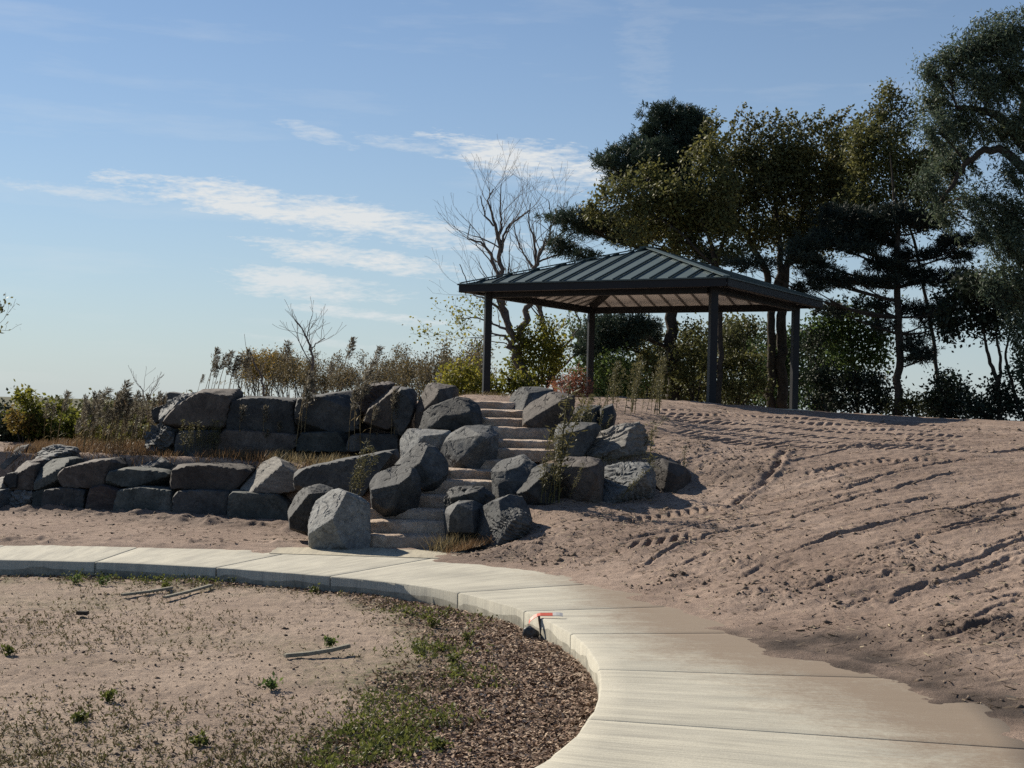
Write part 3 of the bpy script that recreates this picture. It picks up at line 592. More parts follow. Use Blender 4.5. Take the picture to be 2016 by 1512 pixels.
# ---------------------------------------------------------------- stone steps
def ico(level):
    import bmesh
    bm = bmesh.new(); bmesh.ops.create_icosphere(bm, subdivisions=level, radius=1.0)
    V = np.array([v.co[:] for v in bm.verts]); F = np.array([[v.index for v in f.verts] for f in bm.faces]); bm.free()
    return V / np.linalg.norm(V, axis=1)[:, None], F
ICO6, ICO5, ICO3 = ico(6), ico(5), ico(3)
def hewn_block(L, D, H, seed):
    """a rough-split slab: box grid with broken front edge; local x along the step, y to the back, z up, top front edge at the origin"""
    nx, nz, ny = 34, 7, 10
    V = []; F = []
    def grid(f, a, b):
        o = sum(len(v) for v in V); A, B = np.meshgrid(np.linspace(0, 1, a), np.linspace(0, 1, b), indexing='ij')
        V.append(np.stack(f(A, B), -1).reshape(-1, 3)); i = np.arange(a * b).reshape(a, b) + o
        F.append(np.stack([i[:-1, :-1], i[1:, :-1], i[1:, 1:], i[:-1, 1:]], -1).reshape(-1, 4))
    grid(lambda a, b: (a * L, 0 * a, -H + b * H), nx, nz)
    grid(lambda a, b: (a * L, b * D, 0 * a), nx, ny)
    grid(lambda a, b: (0 * a, (1 - a) * D, -H + b * H), ny, nz)
    grid(lambda a, b: (L + 0 * a, a * D, -H + b * H), ny, nz)
    v = np.concatenate(V); f = np.concatenate(F)
    # ease the edges by pulling towards a superellipse, then roughen
    c = np.array([L / 2, D / 2, -H / 2]); h = np.array([L / 2, D / 2, H / 2])
    q = (v - c) / h; e = np.minimum(1, 1.0 - 0.028 * np.maximum(0, (np.abs(q) ** 14).sum(1) - 1)); edge = np.clip((np.abs(q) ** 10).sum(1) - 1, 0, 1)
    v = c + q * h
    nzv = fbm(v[:, 0] * 5 + seed * 9, v[:, 1] * 5, v[:, 2] * 6, oct=4, seed=seed)
    v[:, 1] += np.where(q[:, 1] < 0, 1, 0) * (edge * (.018 + .012 * nzv) * (q[:, 1] < -.9) + nzv * .03 + .05 * vnoise(v[:, 0] * 1.7, v[:, 2] * 0 + seed, seed=4) * .35)
    v[:, 2] -= edge * (q[:, 2] > .9) * (.010 + .010 * np.abs(nzv)) - nzv * .005 * (q[:, 2] > .9)
    v[:, 0] += nzv * .02 * (np.abs(q[:, 0]) > .9)
    return v, f
stairs = thing('stone_staircase', 'winding flight of rough tan limestone slab steps climbing to the shelter', 'staircase', ((STL[0] + STR[0]) / 2, STY[0], 0))
for i, ((l, r), (a, b, y, d)) in enumerate(zip(_sw, STEPS)):
    L = np.linalg.norm(r - l); tread = 0.36 + 0.16; H = (STZ[i] - (STZ[i - 1] if i else 0)) + 0.035
    V, F = hewn_block(L, tread + (.9 if i == len(STEPS) - 1 else 0), H, 100 + i)
    ax = (r - l) / L; ax[2] = 0; ax /= np.linalg.norm(ax); rz = math.radians([4, 3, -2, 3, 1, 4, -3, 2, -2, 2, 3, -1, 2][i]); ax = np.array([math.cos(rz), math.sin(rz) * .5, 0]); ax /= np.linalg.norm(ax)
    ay = np.array([-ax[1], ax[0], 0]); o = np.array([l[0], l[1], STZ[i]])
    part('step', o + V[:, :1] * ax + V[:, 1:2] * ay + V[:, 2:] * np.array([0, 0, 1]), F, M_STEP, stairs, True)

# ---------------------------------------------------------------- boulders and walls
Z1 = lambda pts: [(x / 2.88, 600 + y / 2.88) for x, y in pts]
Z2 = lambda pts: [(500 + x / 3.36, 650 + y / 3.36) for x, y in pts]
Z3 = lambda pts: [(860 + x / 3.36, 650 + y / 3.36) for x, y in pts]
DSH = 0.35
def boulder_geo(pp, d, thick, seed, facets=(), boxy=11.0, rough=1.0, ico_=None, nrand=8, chip=(.56, .88), strata=None, grow=1.04, sink=.16, block=False):
    """a broken rock filling the outline pp (photo pixels) at d metres, thick metres deep"""
    r_ = np.random.default_rng(seed)
    W = np.array([P(x, y, d) for x, y in pp]); c3 = W.mean(0)
    # area centroid of the outline
    x, z = W[:, 0], W[:, 2]; x1, z1 = np.roll(x, -1), np.roll(z, -1); cr = x * z1 - x1 * z; A = cr.sum() / 2
    if abs(A) > 1e-6: c3 = np.array([((x + x1) * cr).sum() / (6 * A), d, ((z + z1) * cr).sum() / (6 * A)])
    q = (W[:, [0, 2]] - c3[[0, 2]]) * grow
    D, F = ico_ or ICO5; phi = np.stack([D[:, 0], D[:, 2]], 1); rho = np.linalg.norm(phi, axis=1) + 1e-9; e = phi / rho[:, None]
    import bmesh
    T = thick / 2; q = q.copy(); lowv = q[:, 1] < q[:, 1].min() * .35; q[lowv, 1] -= sink              # the foot goes on into the soil
    n = len(q); cloud = [np.c_[q[:, 0], r_.uniform(-.25, .25, n) * T, q[:, 1]]]
    lo, hi = (.80, .93) if block else (.42, .86)
    for sgn in (-1, 1):                                                                               # broken front and back faces
        k = min(n, 5 if not block else 6); pick = np.sort(r_.permutation(n)[:k]); f = r_.uniform(lo, hi, k)
        ctr = r_.normal(0, .10, 2) * np.abs(q).mean(0) * (0.3 if block else 1)
        fq = q[pick] * f[:, None] + ctr; cloud.append(np.c_[fq[:, 0], sgn * T * r_.uniform(.86 if block else .62, 1.0, k), fq[:, 1]])
    cloud = np.concatenate(cloud); bm = bmesh.new()
    for v in cloud: bm.verts.new(v)
    bmesh.ops.convex_hull(bm, input=bm.verts[:]); bm.normal_update()
    pl = [(np.array(f_.normal), float(np.dot(f_.normal, f_.verts[0].co))) for f_ in bm.faces]; bm.free()
    pl = [(n_, h_) if h_ > 0 else (-n_, -h_) for n_, h_ in pl if abs(h_) > 1e-4]
    t = np.full(len(D), 1e9); rs = np.linalg.norm(q, axis=1)
    for n_, h_ in pl:
        dn = D @ n_; t = np.where(dn > 1e-3, np.minimum(t, h_ / np.maximum(dn, 1e-3)), t)
    t = np.minimum(t, 3.0); pts = D * t[:, None]
    for n_, cfac in facets:
        n_ = np.asarray(n_, float); n_ = n_ / np.linalg.norm(n_); h_ = (pts @ n_).max() * cfac; dn = D @ n_
        t = np.where(dn > 1e-3, np.minimum(t, h_ / np.maximum(dn, 1e-3)), t)
    pts = D * t[:, None]; size = math.sqrt(rs.mean() * T)
    o = seed * 3.7; p = pts / max(size, .15)
    nz = fbm(p[:, 0] * 2.2 + o, p[:, 1] * 2.2, p[:, 2] * 2.2, oct=5, seed=seed % 97, gain=.55)
    rid = -np.abs(fbm(p[:, 0] * 3.5 + o, p[:, 1] * 3.5, p[:, 2] * 3.5, oct=4, seed=seed % 89 + 3))
    st = p @ np.array([.35, -.25, .9]) * 3.2 + nz * .7; disp = rough * size * (.013 * nz + (.012 if rough < 2 else .03) * rid + .022 * (np.clip((st % 1) * 4, 0, 1) - .5))
    if strata is not None:
        sn = np.asarray(strata, float); sn /= np.linalg.norm(sn); ph = (p @ sn) * 6 + nz * .8; disp += rough * size * .05 * (np.abs((ph % 1) - .5) * 2 - .5)
    pts = pts + D * disp[:, None]
    return c3 + pts, F
def crisp(o, ang=28):
    o.data.set_sharp_from_angle(angle=math.radians(ang)); return o
def rock_part(name, parent, m, *a, **k):
    V, F = boulder_geo(*a, **k); return crisp(part(name, V, F, m, parent, True))
def boulder(label, m, *a, **k):
    k.setdefault('ico_', ICO6); V, F = boulder_geo(*a, **k); b = V.mean(0).copy(); b[2] = V[:, 2].min()
    o = link('boulder', mesh_data('boulder', V - b, F, m, True), None, b); crisp(o); return tag(o, label, 'boulder')

lw = thing('retaining_wall', 'low two-course retaining wall of dark quarry blocks behind the dirt strip', 'retaining wall', (-4.9, 21.6, 0)); lw['kind'] = 'thing'
FR = ((-.05, -1, .05), .80)
def stone(parent, m, z, pts, d, th, seed, **k):
    k.setdefault('boxy', 14); k.setdefault('facets', (FR,)); k.setdefault('sink', 0.0); k.setdefault('block', True); k.setdefault('grow', 1.11); k.setdefault('nrand', 7); k.setdefault('chip', (.74, .95))
    rock_part('stone', parent, m, z(pts), d + DSH, th, seed, ico_=ICO5, **k)
# upper course
stone(lw, R_BLUE, Z1, [(47, 985), (70, 955), (112, 948), (128, 962), (124, 1035), (85, 1032)], 22.0, .7, 301)
stone(lw, R_BROWN, Z1, [(118, 925), (150, 893), (245, 898), (250, 930), (240, 1045), (105, 1048), (106, 985)], 22.2, 1.0, 302, facets=(((-.5, -.35, .8), .66), FR))
stone(lw, R_GREEN, Z1, [(248, 925), (300, 885), (400, 870), (432, 880), (428, 940), (392, 975), (376, 1045), (240, 1046)], 22.1, 1.2, 303, facets=(((-.45, -.45, .75), .50), FR))
stone(lw, R_BROWN, Z1, [(372, 950), (400, 920), (540, 885), (660, 872), (702, 910), (660, 950), (636, 985), (622, 1034), (400, 1036), (368, 1000)], 21.9, 1.1, 304)
stone(lw, R_GREEN, Z1, [(628, 975), (645, 938), (740, 925), (850, 926), (965, 938), (992, 955), (992, 1036), (760, 1032), (632, 1024)], 21.7, 1.0, 305)
stone(lw, R_BLUE, Z1, [(720, 930), (760, 908), (840, 876), (920, 858), (1010, 873), (1066, 905), (1060, 940), (900, 950)], 22.2, 1.0, 306, facets=(((-.4, -.4, .8), .6),))
stone(lw, R_BROWN, Z1, [(1000, 935), (1030, 910), (1120, 905), (1300, 903), (1452, 905), (1445, 940), (1405, 985), (1368, 1045), (1160, 1047), (992, 1040)], 21.4, 1.0, 307)
stone(lw, R_TAN, Z1, [(1400, 1000), (1450, 935), (1490, 888), (1560, 870), (1640, 903), (1700, 945), (1702, 1010), (1695, 1050), (1600, 1064), (1368, 1056)], 21.0, 1.0, 308, facets=(((-.62, -.42, .66), .52), FR))
stone(lw, R_BLUE, Z2, [(298, 1000), (312, 930), (400, 900), (560, 868), (720, 836), (840, 812), (920, 802), (934, 870), (860, 925), (790, 985), (730, 1085), (560, 1068), (400, 1050), (305, 1050)], 19.6, 1.3, 309, facets=(((-.15, -1, .1), .7),))
# lower course
stone(lw, R_STRATA, Z1, [(62, 1065), (110, 1045), (180, 1042), (232, 1050), (228, 1165), (170, 1160), (100, 1160), (58, 1140)], 22.1, .9, 311, rough=3, strata=(.5, .1, .8))
stone(lw, R_GREEN, Z1, [(222, 1060), (250, 1048), (292, 1042), (286, 1150), (220, 1155)], 22.0, .9, 312)
stone(lw, R_BLUE, Z1, [(280, 1075), (300, 1042), (400, 1032), (522, 1044), (520, 1168), (340, 1175), (272, 1145)], 21.8, 1.0, 313)
stone(lw, R_PURP, Z1, [(532, 1070), (548, 1030), (612, 1018), (708, 1042), (700, 1180), (515, 1172)], 21.6, 1.0, 314, facets=(((-.75, -.55, .1), .8), FR))
stone(lw, R_GREEN, Z1, [(690, 1080), (715, 1048), (830, 1032), (1012, 1042), (1018, 1195), (680, 1188)], 21.4, 1.0, 315)
stone(lw, R_BLUE, Z1, [(1008, 1090), (1050, 1054), (1180, 1044), (1332, 1052), (1322, 1215), (1008, 1210)], 21.2, 1.0, 316)
stone(lw, R_GREEN, Z1, [(1318, 1080), (1345, 1056), (1600, 1064), (1660, 1120), (1662, 1240), (1312, 1225)], 20.9, 1.0, 317)

uw = thing('retaining_wall', 'upper terrace wall of big dark blocks with grass plumes along its top', 'retaining wall', (-3.4, 23.0, .9)); uw['kind'] = 'thing'
stone(uw, R_BLUE, Z1, [(972, 505), (985, 496), (1085, 512), (1080, 540), (1000, 552), (974, 540)], 23.4, .8, 321)
stone(uw, R_BLUE, Z1, [(883, 600), (905, 585), (955, 568), (965, 600), (950, 665), (900, 673), (884, 650)], 23.2, .8, 322)
stone(uw, R_STRATA, Z1, [(925, 600), (960, 548), (1040, 510), (1150, 502), (1100, 545), (1030, 590), (975, 645), (962, 692), (930, 650)], 22.9, .9, 323, rough=2.5, strata=(.3, .2, .9), facets=(((-.6, -.4, .7), .5),))
stone(uw, R_STRATA, Z1, [(825, 745), (865, 700), (945, 668), (1012, 715), (1030, 780), (1024, 850), (880, 840), (850, 790)], 22.7, 1.0, 324, rough=3.5, strata=(.5, .1, .8), facets=(((-.65, -.45, .6), .55),))
stone(uw, R_BROWN, Z1, [(968, 660), (990, 610), (1060, 558), (1150, 492), (1250, 490), (1345, 490), (1358, 515), (1335, 570), (1315, 695), (1240, 716), (975, 726)], 22.8, 1.2, 325)
stone(uw, R_BLUE, Z1, [(1318, 620), (1340, 545), (1400, 527), (1540, 530), (1692, 540), (1700, 570), (1690, 728), (1310, 706)], 22.7, 1.1, 326)
stone(uw, R_BLUE, Z2, [(298, 560), (312, 455), (400, 442), (500, 434), (690, 406), (708, 450), (718, 560), (722, 655), (600, 680), (300, 676)], 22.5, 1.1, 327)
stone(uw, R_PURP, Z2, [(700, 470), (705, 415), (750, 380), (820, 358), (882, 348), (918, 364), (905, 395), (860, 470), (790, 570), (735, 590), (718, 530)], 22.3, .9, 328, strata=(.6, .2, .8), rough=1.6, boxy=11)
stone(uw, R_BROWN, Z2, [(765, 560), (800, 440), (850, 388), (962, 384), (960, 470), (940, 645), (890, 660), (800, 640), (740, 600)], 22.0, .8, 329, facets=(((-.6, -.3, .75), .6), FR), boxy=11)
stone(uw, R_BLUE, Z2, [(925, 560), (940, 425), (975, 388), (1052, 398), (1070, 430), (1066, 520), (1036, 610), (992, 690), (928, 680)], 21.9, .7, 330, boxy=11)
stone(uw, R_BLUE, Z1, [(1015, 760), (1040, 715), (1252, 712), (1262, 760), (1250, 870), (1020, 862)], 22.6, 1.0, 331)
stone(uw, R_BROWN, Z1, [(1250, 760), (1290, 700), (1500, 714), (1698, 730), (1700, 800), (1560, 868), (1250, 872)], 22.5, 1.0, 332)
stone(uw, R_GREEN, Z2, [(296, 740), (330, 680), (460, 674), (560, 670), (634, 680), (636, 800), (296, 800)], 22.2, .9, 333)
stone(uw, R_BLUE, Z2, [(640, 735), (660, 700), (700, 688), (968, 688), (975, 800), (640, 800)], 22.0, .9, 334)

LIT = ((-.45, -.62, .64), .72)
boulder('tall dark boulder with a pale slanting edge at the stair end of the upper wall', R_BROWN, Z2([(1068, 560), (1078, 445), (1118, 370), (1180, 350), (1240, 368), (1330, 374), (1348, 402), (1342, 450), (1260, 490), (1180, 540), (1110, 590), (1085, 610)]), 22.0, 1.0, 341, boxy=12, facets=(((-.85, -.4, .35), .52),), nrand=5, chip=(.7, .92))
boulder('dark blue-grey boulder beside the topmost stone steps', R_BLUE, Z2([(1092, 605), (1130, 545), (1180, 508), (1270, 475), (1350, 442), (1420, 453), (1482, 500), (1504, 560), (1504, 635), (1400, 655), (1270, 670), (1120, 660)]), 21.3, 1.1, 342, facets=(((-.2, -.55, .8), .66),))
boulder('wedge-shaped grey block with a lit left flank under the dark stair boulder', R_GREY, Z2([(968, 720), (978, 685), (1012, 652), (1150, 656), (1292, 664), (1305, 692), (1275, 740), (1240, 800), (1160, 780), (1080, 790), (990, 830), (975, 770)]), 20.8, .9, 343, boxy=14, facets=(((-.8, -.5, .3), .70),), nrand=5, chip=(.7, .92))
boulder('very dark rounded boulder left of the middle steps', R_BLUE, Z2([(1235, 800), (1262, 740), (1295, 690), (1400, 640), (1500, 632), (1565, 640), (1614, 690), (1608, 800), (1590, 880), (1480, 915), (1380, 905), (1290, 890)]), 20.0, 1.2, 344)
boulder('bluish boulder with a ridged top left of the bend in the steps', R_BLUE, Z2([(935, 890), (990, 830), (1050, 778), (1110, 742), (1200, 778), (1262, 850), (1294, 908), (1240, 985), (1110, 1000), (1040, 960)]), 19.1, 1.0, 345, facets=(((-.45, -.5, .74), .62), ((.7, -.6, .4), .7)))
boulder('boulder with a pale cap left of the fourth stone step', R_BLUE, Z2([(775, 1020), (800, 940), (890, 882), (985, 880), (1062, 918), (1094, 975), (1102, 1075), (1070, 1130), (960, 1180), (860, 1170), (790, 1110)]), 18.4, 1.0, 346, facets=(((-.35, -.4, .85), .55), ((-.3, -.95, -.1), .75)))
boulder('smaller angular boulder with a bright notch behind the big pale boulder', R_BLUE, Z2([(222, 1120), (260, 1085), (300, 1058), (360, 1040), (425, 1022), (512, 1048), (530, 1070), (420, 1180), (390, 1275), (300, 1262), (235, 1235)]), 18.1, .9, 347, facets=(((-.78, -.3, .55), .55), ((.1, -.9, -.2), .75)))
boulder('big pale grey boulder at the foot of the steps with its broad face lit', R_GREY, Z2([(374, 1250), (385, 1180), (398, 1118), (480, 1073), (560, 1055), (630, 1075), (692, 1103), (748, 1150), (764, 1190), (756, 1300), (772, 1415), (700, 1432), (500, 1430), (400, 1395), (372, 1350)]), 17.5, 1.25, 348, boxy=11, facets=(((-.60, -.50, .62), .50), ((-.15, -.93, -.33), .70), ((.75, -.6, .1), .75)), nrand=3, chip=(.86, .95))
# right of the steps
boulder('blocky dark boulder at the top of the steps under the shelter', R_BLUE, Z3([(470, 450), (495, 405), (522, 378), (600, 376), (680, 378), (764, 394), (770, 430), (700, 470), (600, 500), (545, 520), (500, 495)]), 22.2, 1.0, 351, boxy=12, facets=(((-.8, -.45, .4), .6),))
boulder('dark boulder with a bright knobbly crest right of the upper steps', R_BROWN, Z3([(572, 570), (578, 515), (610, 482), (720, 420), (780, 410), (905, 432), (910, 465), (895, 560), (800, 640), (680, 650), (655, 600), (590, 580)]), 21.3, 1.0, 352, facets=(((-.5, -.4, .78), .6), FR))
boulder('square black block half hidden by weeds right of the upper steps', R_BLUE, Z3([(900, 570), (925, 508), (1000, 500), (1086, 498), (1092, 600), (1000, 640), (900, 640)]), 21.9, .8, 353, boxy=6)
boulder('small black rock at the crest where the tyre tracks begin', R_BLUE, Z3([(1060, 600), (1080, 520), (1120, 500), (1165, 488), (1188, 560), (1160, 630), (1070, 640)]), 21.8, .7, 354)
boulder('dark flat-topped boulder beside the middle steps, next to the pale tan boulder', R_BLUE, Z3([(776, 720), (790, 660), (812, 622), (870, 612), (960, 612), (1052, 618), (1080, 655), (1010, 720), (960, 800), (920, 840), (800, 820)]), 20.1, .95, 355, boxy=12, facets=(((-.3, -.35, .9), .72), ((-.1, -1, -.05), .7)))
boulder('large pale tan boulder with a dark right end on the dirt bank', R_TAN, Z3([(945, 830), (975, 760), (1005, 710), (1085, 665), (1240, 622), (1335, 612), (1380, 650), (1414, 690), (1420, 750), (1400, 785), (1270, 815), (1200, 850), (1060, 860), (970, 855)]), 20.2, 1.3, 356, strata=(-.35, .2, .85), facets=(((-.55, -.48, .68), .48), ((.85, -.5, .15), .55)), nrand=4, chip=(.75, .92))
boulder('boulder with a smooth pale top right of the fifth and sixth steps', R_BLUE, Z3([(366, 920), (400, 875), (470, 832), (575, 828), (642, 878), (664, 902), (640, 960), (600, 1040), (480, 1095), (375, 1092)]), 18.8, 1.0, 357, facets=(((-.35, -.35, .88), .58), ((-.3, -.95, 0), .72)))
boulder('dark sloping boulder in the lower right row, behind the tall weeds', R_BLUE, Z3([(498, 1020), (560, 965), (690, 888), (772, 884), (796, 960), (796, 1100), (700, 1120), (510, 1095)]), 18.5, .9, 358, boxy=12, facets=(((-.65, -.35, .68), .66), FR))
boulder('dark upright boulder in the middle of the lower right row', R_BROWN, Z3([(780, 900), (860, 842), (1000, 842), (1082, 858), (1106, 912), (1080, 960), (1092, 1110), (990, 1130), (880, 1125), (786, 1110)]), 18.6, 1.0, 359, boxy=12)
boulder('rippled grey boulder between the upright one and the end of the right row', R_STRATA, Z3([(1055, 985), (1085, 940), (1140, 898), (1250, 878), (1375, 876), (1424, 900), (1444, 1000), (1412, 1070), (1200, 1118), (1080, 1115)]), 18.8, 1.0, 360, facets=(((-.6, -.5, .63), .55),), rough=1.2, strata=(.7, .3, .5))
boulder('last small dark boulder of the right row, sunk in the dirt bank', R_BROWN, Z3([(1400, 950), (1420, 868), (1490, 850), (1590, 888), (1645, 910), (1686, 965), (1650, 1030), (1560, 1070), (1460, 1050), (1420, 1010)]), 19.3, .9, 361, facets=(((.5, -.5, .7), .75),))
boulder('low cracked boulder right of the fourth step', R_BLUE, Z3([(50, 1100), (80, 1060), (130, 1036), (220, 1036), (305, 1038), (376, 1100), (380, 1150), (280, 1180), (210, 1190), (60, 1160)]), 18.1, .9, 362, rough=2.4)
boulder('rounded blue boulder right of the third step, above the dry grass tuft', R_BLUE, Z3([(45, 1210), (70, 1175), (150, 1132), (245, 1128), (306, 1165), (290, 1280), (200, 1310), (60, 1290)]), 17.7, .8, 363)
boulder('veined boulder with pale left flank at the bottom right of the steps', R_BLUE, Z3([(262, 1260), (272, 1190), (320, 1155), (380, 1128), (480, 1090), (562, 1106), (604, 1180), (624, 1260), (560, 1340), (420, 1380), (330, 1390), (262, 1345)]), 17.5, 1.0, 364, facets=(((-.82, -.45, .35), .6), ((.2, -.6, .75), .7)))
boulder('low dark wedge of rock leaning on the veined boulder in the churned soil', R_BLUE, Z3([(318, 1420), (335, 1340), (385, 1255), (430, 1205), (490, 1180), (562, 1186), (628, 1250), (610, 1310), (540, 1370), (450, 1400), (400, 1430)]), 17.15, .55, 365, strata=(.5, 0, .8), rough=1.6)
# far left
boulder('large dark boulder at the left edge under the yellow shrub', R_BLUE, Z1([(-70, 930), (-10, 875), (80, 813), (175, 792), (196, 830), (176, 905), (70, 972), (-60, 985)]), 23.6, 1.2, 371, boxy=12, facets=(((-.6, -.35, .75), .6),))
boulder('flat grey slab of rock lying above the left end of the lower wall', R_STRATA, Z1([(205, 895), (222, 818), (290, 803), (430, 818), (450, 850), (400, 880), (250, 905)]), 23.0, 1.1, 372, rough=1.8, strata=(.1, .2, 1), facets=(((-.4, -.35, .85), .6),))
boulder('grey slab on the ground at the left edge of the lower wall', R_STRATA, Z1([(-60, 1060), (0, 1042), (62, 1040), (72, 1090), (60, 1150), (-60, 1150)]), 22.2, 1.0, 373, rough=1.8)
boulder('pale pinkish flat stone at the very left edge of the picture', R_TAN, Z1([(-60, 1000), (0, 982), (46, 972), (80, 1030), (0, 1056), (-60, 1066)]), 22.4, .9, 374, facets=(((-.45, -.5, .75), .5),))
boulder('little reddish-shaded stone between the left edge boulder and the flat slab', R_PURP, Z1([(165, 930), (180, 880), (240, 860), (300, 870), (280, 905), (200, 930)]), 22.7, .6, 375)

# ---------------------------------------------------------------- the shelter
def build_shelter():
    th = math.radians(30.4); d1 = np.array([-math.cos(th), math.sin(th), 0]); d2 = np.array([math.sin(th), math.cos(th), 0]); U = np.array([0, 0, 1.0])
    a, b, ov = 5.57, 5.20, .48; zf = P(1400, 794, 30.0)[2]; p0 = np.array([P(1400, 794, 30.0)[0], 30.0, zf])
    hb, he, ha = 2.44, 2.60, 3.65
    root = thing('picnic_shelter', 'open hip-roofed metal shelter on four dark posts above the stone steps', 'shelter', p0 + a / 2 * d1 + b / 2 * d2)
    cs = [p0, p0 + a * d1, p0 + a * d1 + b * d2, p0 + b * d2]
    dg = (d1 + d2) / math.sqrt(2); dq = (d1 - d2) / math.sqrt(2); w = .080
    for c in cs:                                                          # posts stand turned to the diagonals
        q = bevel(part('post', box_verts(c + U * (hb - .6) / 2, dg * w, dq * w, U * (hb + .6 + .02) / 2), BOXF, M_POST, root), .008)
        bp = part('cap_plate', box_verts(c + U * (hb + .02), dg * .15, dq * .15, U * .012), BOXF, M_POST, q, base=root.location)
    for i in range(4):
        p, q = cs[i], cs[(i + 1) % 4]; dd = (q - p) / np.linalg.norm(q - p)
        bevel(part('beam', bar(p + dd * .13 + U * (hb + .01 - .09 + .05), q - dd * .13 + U * (hb + .01 - .09 + .05), .12, .17), BOXF, M_POST, root), .008)
    part('bounce_floor', box_verts(p0 + a / 2 * d1 + b / 2 * d2 - U * .16, d1 * (a / 2 + .3), d2 * (b / 2 + .3), U * .10), BOXF, M_BOUNCE_FLOOR, root)  # unseen floor, added to bounce light up to the ceiling
    ec = [p0 + (-ov) * d1 + (-ov) * d2, p0 + (a + ov) * d1 - ov * d2, p0 + (a + ov) * d1 + (b + ov) * d2, p0 - ov * d1 + (b + ov) * d2]
    apex = p0 + a / 2 * d1 + b / 2 * d2 + U * ha
    E = [c + U * he for c in ec]
    zin = -.10                                                            # ceiling below the roof surface
    for i in range(4):                                                    # hip rafters
        o = cs[i] + U * (hb + .06); t = .93
        dirn = apex + U * (zin - .12) - o
        bevel(part('hip_rafter', bar(o, o + dirn * t, .12, .17), BOXF, M_POST, root), .008)
    part('ridge_hub', box_verts(apex + U * (zin - .17), d1 * .16, d2 * .16, U * .10), BOXF, M_POST, root)
    for f in (.52,):                                                      # ring of purlins half way up
        rp = [E[i] + (apex - E[i]) * f + U * (zin - .07) for i in range(4)]
        for i in range(4):
            part('purlin', bar(rp[i], rp[(i + 1) % 4], .10, .14), BOXF, M_POST, root)
    for i in range(4):
        A_, B_ = E[i], E[(i + 1) % 4]; L = np.linalg.norm(B_ - A_); ex = (B_ - A_) / L; mid = (A_ + B_) / 2
        xa = (apex - A_) @ ex; up = apex - A_ - xa * ex; hl = np.linalg.norm(up); up /= hl; nrm = np.cross(ex, up); nrm *= np.sign(nrm[2])
        n = 15 if i % 2 == 0 else 14; pw = L / n
        top = lambda x: hl * (x / xa if x < xa else (L - x) / (L - xa))
        for k in range(n):
            x0, x1 = k * pw, (k + 1) * pw; xs = [x0, x1]
            if x0 < xa < x1: xs = [x0, xa, x1]
            for nm, off, thk, mt, gap in (('roof_panel', 0.0, .02, M_ROOF, .003), ('ceiling_panel', zin, .02, M_CEIL, .008)):
                lo = [A_ + ex * (x0 + gap), A_ + ex * (x1 - gap)]
                xt = [min(max(x, x0 + gap), x1 - gap) for x in xs][::-1]; hi = [A_ + ex * x + up * max(top(x), .002) for x in xt]
                ring = np.array(lo + hi) + nrm * off; m = len(ring)
                V = np.r_[ring, ring - nrm * thk]
                F = [tuple(range(m)), tuple(range(2 * m - 1, m - 1, -1))] + [(j, m + j, m + (j + 1) % m, (j + 1) % m) for j in range(m)]
                pn = part(nm, V, F, mt, root)
                if nm == 'ceiling_panel':                                   # folded seam along the panel edge
                    hh = top(x1) if x1 < L - 1e-6 else 0
                    if hh > .1:
                        s0 = A_ + ex * x1 + nrm * (off - .035); part('seam', bar(s0 + up * .05, s0 + up * (hh - .04), .045, .035, up=nrm), BOXF, M_SEAM, pn, base=root.location)
                else:
                    hh = top(x1) if x1 < L - 1e-6 else 0
                    if hh > .12:
                        s0 = A_ + ex * x1 + nrm * .03; part('rib', bar(s0 - up * .01, s0 + up * (hh - .05), .022, .042, up=nrm), BOXF, M_RIB, pn, base=root.location)
        # fascia and gutter lip
        out = np.cross(ex, U); out *= np.sign(out @ (mid - apex))
        fa = bevel(part('fascia', bar(A_ + out * .02 - U * .085 + ex * .0, B_ + out * .02 - U * .085, .035, .185), BOXF, M_POST, root), .005)
        part('drip_edge', bar(A_ + out * .045 - U * .0 - ex * .02, B_ + out * .045 - U * .0 + ex * .02, .05, .03), BOXF, M_RIB, fa, base=root.location)
        part('soffit_trim', bar(A_ - out * .07 - U * .165, B_ - out * .07 - U * .165, .14, .02), BOXF, M_POST, fa, base=root.location)
        hip = apex - A_; part('hip_cap', bar(A_ + U * .035, apex + U * .035, .16, .022), BOXF, M_ROOF, root)
    part('peak_cap', np.r_[box_verts(apex + U * .03, d1 * .14, d2 * .14, U * .015)], BOXF, M_ROOF, root)
build_shelter()

# ---------------------------------------------------------------- plants: helpers
def unit(n, r_):
    v = r_.normal(size=(n, 3)); return v / (np.linalg.norm(v, axis=1)[:, None] + 1e-9)
def leaf_quads(mb, pos, L, W, r_, up=0.0, lean=None, tint=None):
    n = len(pos)
    if n == 0: return
    a = unit(n, r_); a[:, 2] += up
    if lean is not None: a += np.asarray(lean)
    a /= np.linalg.norm(a, axis=1)[:, None] + 1e-9
    b = np.cross(a, unit(n, r_)); b /= np.linalg.norm(b, axis=1)[:, None] + 1e-9
    s = r_.uniform(.65, 1.3, n)[:, None]; a = a * L * s; b = b * W * s
    V = np.stack([pos, pos + a * .45 + b * .5, pos + a, pos + a * .45 - b * .5], 1).reshape(-1, 3)
    t = (r_.uniform(0, 1, n) if tint is None else np.clip(tint + r_.normal(0, .18, n), 0, 1)).repeat(4)
    mb.add(V, np.arange(n * 4).reshape(n, 4), t)
